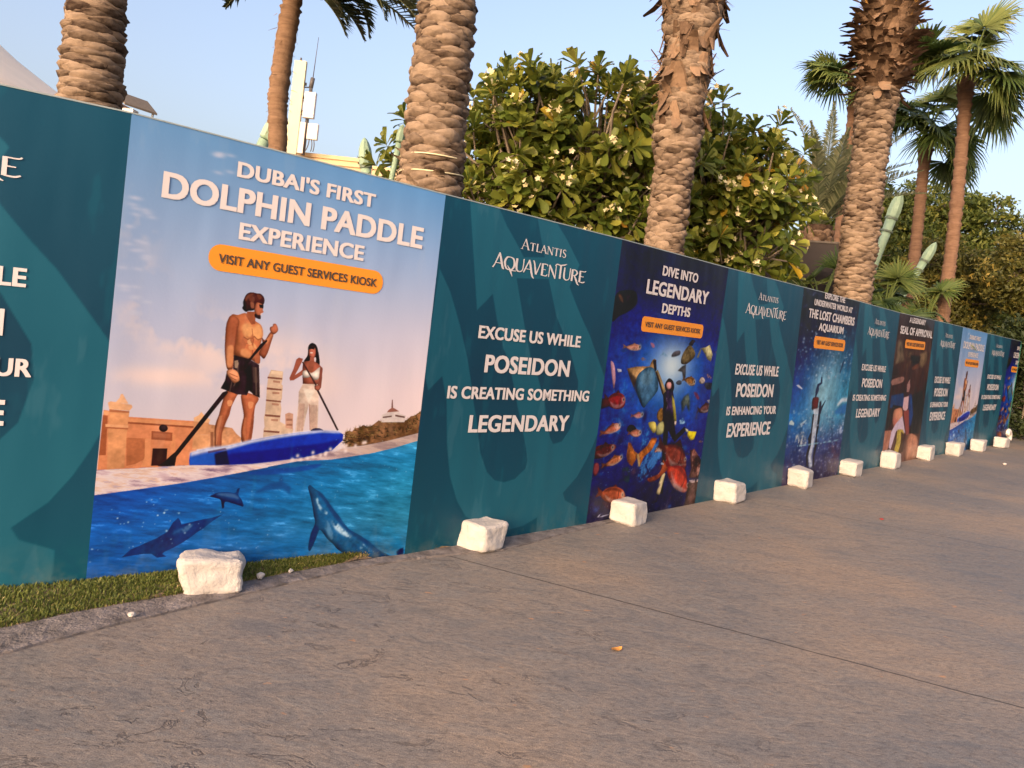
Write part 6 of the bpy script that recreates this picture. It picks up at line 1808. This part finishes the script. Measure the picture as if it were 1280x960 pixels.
leafy((12.6, 23.2), [(12.2, 23.2, 4.6, 1.0, 1.0, .9), (13.0, 23.6, 3.6, 1.3, 1.0, 1.0), (11.3, 23.2, 3.5, 1.1, 1.0, 1.0), (12.2, 22.8, 2.6, 1.5, .9, .8)],
      18000, .085, 93, 'yellowish bushy tree left of the golden tree, behind the tallest fan palm trunk', M['gold_leaf'], top=3.4)
leafy((9.9, 25.0), [(9.8, 25, 6.0, 1.1, 1.1, .9), (10.6, 25.2, 5.0, 1.3, 1.1, 1.0), (9.2, 25, 4.6, 1.3, 1.1, 1.1), (10.2, 24.8, 3.6, 1.6, 1.1, .9)],
      22000, .095, 94, 'dark green tree behind the shaggy date palm and the pale green posts', M['tree_leaf'], top=4)
leafy((14.0, 19.2), [(13.4, 19.2, 2.5, .9, .8, .8), (14.6, 19.4, 2.6, 1.0, .8, .9), (12.5, 18.9, 2.5, .8, .7, .6), (14.2, 19.0, 1.3, 1.2, .8, .8), (15.6, 19.6, 2.2, 1.0, .8, 1.2)],
      30000, .075, 95, 'dark dense hedge shrub beyond the far end of the hoarding', M['shrub_leaf'], 'hedge_shrub', 'dark shrubs beyond the hoarding end', .08, 1.6)
leafy((15.6, 21.2), [(15.2, 20.6, .9, .9, .7, .9), (16.4, 21.0, 1.4, 1.0, .8, 1.2), (17.6, 21.6, 1.6, 1.2, .8, 1.4)],
      9000, .075, 96, 'dark low shrub at the right edge just past the last banner', M['shrub_leaf'], 'hedge_shrub', 'dark shrubs beyond the hoarding end', .06, 1.0)
leafy((4.3, 17.6), [(4.2, 17.6, 4.4, .7, .8, .8), (3.6, 17.4, 3.6, .9, .8, .9), (4.9, 17.4, 3.4, .7, .7, .8)],
      9000, .10, 97, 'green shrubby tree between the flowering tree and the young date palm', M['tree_leaf'], top=3)

leafy((13.6, 20.6), [(13.2, 20.0, 1.0, .7, .6, 1.0), (13.9, 20.4, 1.6, .8, .7, 1.3), (14.8, 21.0, 1.4, .9, .7, 1.4), (15.9, 22.0, 1.6, 1.1, .8, 1.5)],
      16000, .07, 98, 'dark bush at the right edge behind the corner post', M['shrub_leaf'], 'hedge_shrub', 'dark shrubs beyond the hoarding end', .06, 1.0)
leafy((17.6, 31.2), [(16.0, 31.6, 2.6, 1.8, 1.2, 2.0), (18.2, 31.0, 3.0, 1.8, 1.2, 2.2), (20.4, 31.4, 3.2, 1.9, 1.2, 2.3), (14.2, 32, 2.6, 1.6, 1.2, 2.0)],
      22000, .12, 99, 'dark green tree mass low behind the golden tree', M['tree_leaf'], top=3)

# ------------------------------------------------------------------ pale green themed posts with leaf shaped tips
def kelp_post(tip, foot, label, rmul=1.0, rings=2):
    """leaning painted post: tapered shaft, dark rings, pointed bud at the end"""
    tip = np.array(tip, float); ft = np.array(foot, float)
    d = tip - ft; d /= np.linalg.norm(d)
    t0 = ft - d * ((ft[2] + .06) / d[2])
    r = thing('leaf_tipped_post', label, 'post', tuple(t0), 'pale green leaf tipped posts')
    Lb = .54 * rmul
    mb = MB()
    mb.tube([t0, tip - d * (Lb + .55 * rmul), tip - d * (Lb + .02)], [.075 * rmul, .085 * rmul, .105 * rmul], 14)
    mb.build('shaft', M['kelp'], r)
    mb = MB()
    ts = np.array([0, .05, .3, .6, .82, .94, 1.0]); rs = np.array([.10, .125, .135, .12, .08, .04, .004]) * rmul
    mb.tube([tip - d * Lb * (1 - t) for t in ts], rs, 8)
    mb.build('bud', M['kelp'], r, False)
    for k in range(rings):
        c = tip - d * (Lb + .01 + .26 * k * rmul)
        mb = MB(); mb.tube([c - d * .022, c + d * .022], .125 * rmul, 16)
        mb.build('ring', M['kelp_ring'], r, False)
    local(r)
kelp_post((8.68, 18.77, 5.65), (8.34, 18.92, 3.84), 'tall leaning pale green post right of the shaggy date palm', 1.18)
kelp_post((9.13, 17.72, 4.41), (8.82, 17.86, 3.58), 'short leaning pale green post between the two fan palm trunks', .85)
kelp_post((-2.99, 13.67, 4.50), (-2.92, 13.69, 3.99), 'pale green post tip above the right half of the large paddle poster', .9, 1)
kelp_post((-2.03, 11.83, 4.37), (-2.09, 11.82, 3.84), 'thin pale green post just left of the thickest palm trunk', .5, 0)
kelp_post((-4.36, 13.3, 4.68), (-4.60, 13.23, 4.06), 'pale green post half hidden by the slim palm trunk', .95, 0)

# ------------------------------------------------------------------ building with phone mast, tent, small things on the left
r = thing('flat_roofed_building', 'tan flat roofed building whose parapet shows above the large paddle poster', 'building', (-9.5, 28.5, -.06))
mb = MB(); mb.box((-9.9, 28.9, 3.05), (8.4, 7, 6.25)); mb.build('upper_wall', M['stucco'], r, False)
mb = MB(); mb.box((-8.6, 28.6, 2.9), (9.0, 8.2, 5.9)); mb.build('lower_wall', M['stucco'], r, False)
mb = MB(); mb.box((-9.9, 28.9, 6.215), (8.5, 7.1, .12)); mb.box((-8.6, 28.6, 5.875), (9.1, 8.3, .10)); mb.build('parapet', M['stucco'], r, False)
for k in range(4):
    mb = MB(); mb.box((-11.6 + k * 2.0, 24.48, 3.2), (1.0, .06, 1.5)); w_ = mb.build('window', M['darkmetal'], r, False)
    mb = MB(); mb.box((-11.6 + k * 2.0, 24.44, 3.2), (.84, .03, 1.34)); mb.build('pane', M['glass'], w_, False)
local(r)

r = thing('phone_mast', 'phone mast with a tall cream antenna panel, boxes and whip aerial on the tan building', 'antenna', (-7.35, 24.95, 6.1))
mb = MB(); mb.tube([(-7.34, 24.95, 6.1), (-7.26, 24.95, 8.3)], .055, 10); mb.build('pole', M['darkmetal'], r)
def slab(c, d, lean):
    m_ = MB(); m_.box((0, 0, 0), d)
    v = m_.v[0]; v = np.c_[v[:, 0] + v[:, 2] * lean, v[:, 1], v[:, 2]] + np.array(c); m_.v[0] = v
    return m_
slab((-7.66, 24.88, 7.52), (.36, .16, 2.85), .03).build('antenna_panel', M['cream'], r, False)
slab((-7.22, 24.82, 7.62), (.34, .18, .78), .03).build('radio_box', M['offwhite'], r, False)
slab((-7.06, 24.84, 6.83), (.32, .16, .48), .03).build('radio_box', M['offwhite'], r, False)
slab((-7.42, 24.90, 6.62), (.20, .14, .95), .03).build('radio_box', M['offwhite'], r, False)
mb = MB(); mb.tube([(-7.27, 24.95, 8.2), (-7.23, 24.95, 8.5)], .07, 8); mb.tube([(-7.23, 24.95, 8.5), (-7.16, 24.95, 9.75)], [.016, .008], 5); mb.build('whip_aerial', M['darkmetal'], r)
mb = MB()
for k in range(5):
    z = 6.5 + .42 * k
    mb.tube([(-7.56, 24.92, z), (-7.28, 24.95, z + .02)], .022, 5)
    mb.tube([(-7.50, 24.90, z + .1), (-7.40, 24.93, z + .1)], .05, 6)
mb.build('bracket', M['darkmetal'], r)
mb = MB()
for k in range(3):
    x = -7.15 + .07 * k
    zz = np.linspace(0, 1, 7)
    mb.tube([(x + .03 * math.sin(q * 3) - .10 * q * (k == 0), 24.83, 6.6 - .38 * q) for q in zz], .016, 5)
mb.build('cable', M['darkmetal'], r)
mb = MB(); mb.tube([(-7.63, 24.88, 8.93), (-7.63, 24.88, 9.05)], .03, 6); mb.build('tip_bolt', M['darkmetal'], r)
local(r)

r = thing('tent_canopy', 'pale peaked tent canopy at the top left corner', 'tent', (-15.1, 16.6, -.06))
mb = MB()
pr = [(6.2, 4.5), (5.0, 5.2), (4.0, 5.86), (3.5, 6.2), (2.95, 6.65), (2.35, 7.2), (1.7, 7.95), (1.05, 8.9), (.5, 10.0), (.18, 10.8)]
n = 48
a = np.linspace(0, 2 * math.pi, n, endpoint=False)
V = np.vstack([np.c_[-15.1 + q * np.cos(a), 16.6 + q * np.sin(a), np.full(n, z) - .12 * (q / 5) ** 2 * np.cos(a * 6)] for q, z in pr])
i = np.arange(len(pr) - 1)[:, None] * n; j = np.arange(n)[None]; k = (j + 1) % n
mb.add(V, np.stack([i + j, i + k, i + n + k, i + n + j], -1).reshape(-1, 4))
o = mb.build('canopy', M['tent'], r)
sm_ = o.modifiers.new('thickness', 'SOLIDIFY'); sm_.thickness = .02
mb = MB(); mb.tube([(-15.1, 16.6, -.06), (-15.1, 16.6, 11.0)], .09, 10); mb.build('mast', M['offwhite'], r)
for k in range(6):
    q = k * math.pi / 3
    mb = MB(); mb.tube([(-15.1 + 4.9 * math.cos(q), 16.6 + 4.9 * math.sin(q), -.06), (-15.1 + 4.9 * math.cos(q), 16.6 + 4.9 * math.sin(q), 5.15)], .05, 8); mb.build('pole', M['offwhite'], r)
local(r)

r = thing('shade_panel', 'small brown tilted shade panel on a thin post, right of the leftmost palm', 'shade', (-7.05, 14.3, -.06))
mb = MB()
q = [(-7.54, 14.0, 4.93), (-7.18, 14.5, 4.90), (-6.92, 14.36, 4.67), (-7.28, 13.9, 4.70)]
mb.add(q + [(x, y, z - .035) for x, y, z in q], [(0, 1, 2, 3), (7, 6, 5, 4), (0, 4, 5, 1), (1, 5, 6, 2), (2, 6, 7, 3), (3, 7, 4, 0)])
mb.build('panel', M['shade'], r, False)
mb = MB(); mb.tube([(-7.02, 14.33, -.06), (-7.02, 14.33, 4.45), (-6.98, 14.33, 4.66)], .022, 8); mb.build('post', M['steel'], r)
mb = MB(); mb.box((-7.36, 14.1, 4.60), (.36, .2, .06)); mb.build('lamp_head', M['offwhite'], r, False)
mb = MB(); mb.tube([(-7.3, 14.12, 4.6), (-7.02, 14.33, 4.5)], .015, 6); mb.build('arm', M['steel'], r)
local(r)

r = thing('stone_finial', 'pink sandstone finial peeping out beside the leftmost palm trunk', 'finial', (-8.6, 15.9, -.06))
mb = MB(); mb.box((-8.52, 15.85, 2.45), (.62, .5, 5.0)); mb.build('pier', M['sandstone'], r, False)
mb = MB(); mb.box((-8.5, 15.85, 5.0), (.5, .44, .12)); mb.build('cap', M['sandstone'], r, False)
mb = MB(); mb.lathe([(.001, 0), (.10, .02), (.11, .12), (.06, .17), (.085, .24), (.07, .32), (.03, .40), (.002, .46)], (-8.6, 15.85, 5.06), 14); mb.build('spike', M['sandstone'], r)
local(r)

r = thing('site_board', 'dark brown solid board standing between the flowering tree and the shaggy palm', 'wall', (4.85, 14.26, -.06))
mb = MB(); mb.box((4.85, 14.26, 1.77), (1.5, .08, 3.68), rz=-.35); mb.build('board', M['brownboard'], r, False)
mb = MB(); mb.box((4.85, 14.26, 3.625), (1.53, .11, .035), rz=-.35); mb.build('top_rail', M['shade'], r, False)
for k in (-1, 0, 1):
    mb = MB(); mb.box((4.85 + k * .65 + .03, 14.26 - k * .235 + .09, 1.75), (.08, .08, 3.6), rz=-.35); mb.build('post', M['darkmetal'], r, False)
local(r)

# corner of the hoarding and what shows past it
r = thing('corner_post', 'dark green corner post ending the hoarding at the right edge', 'post', tuple(FP(21.66, -.10, -.06)))
mb = MB(); mb.tube([FP(21.66, -.105, -.06), FP(21.66, -.105, 2.47)], .032, 10); mb.build('pole', M['green_pole'], r)
mb = MB(); mb.tube([FP(21.66, -.105, -.06), FP(21.66, -.105, -.04)], .09, 12); mb.build('base_plate', M['green_pole'], r)
local(r)
r = thing('return_screen', 'dark screen turning back from the hoarding end behind the corner post', 'screen', tuple(FP(21.7, .8, -.06)))
mb = MB()
a_, b_ = FP(21.69, -.06), FP(21.75, 1.9)
q = []
for o_ in (0, .03):
    for p_, z in ((a_, .0), (b_, .0), (b_, 2.38), (a_, 2.42)): q.append(p_ + UPZ * z + FD * o_)
mb.add(q, [(0, 1, 2, 3), (7, 6, 5, 4), (0, 4, 5, 1), (1, 5, 6, 2), (2, 6, 7, 3), (3, 7, 4, 0)])
mb.build('sheet', M['brownboard'], r, False)
mb = MB(); mb.tube([FP(21.82, 1.8, -.06), FP(21.82, 1.8, 2.4)], .025, 8); mb.build('post', M['steel'], r)
local(r)
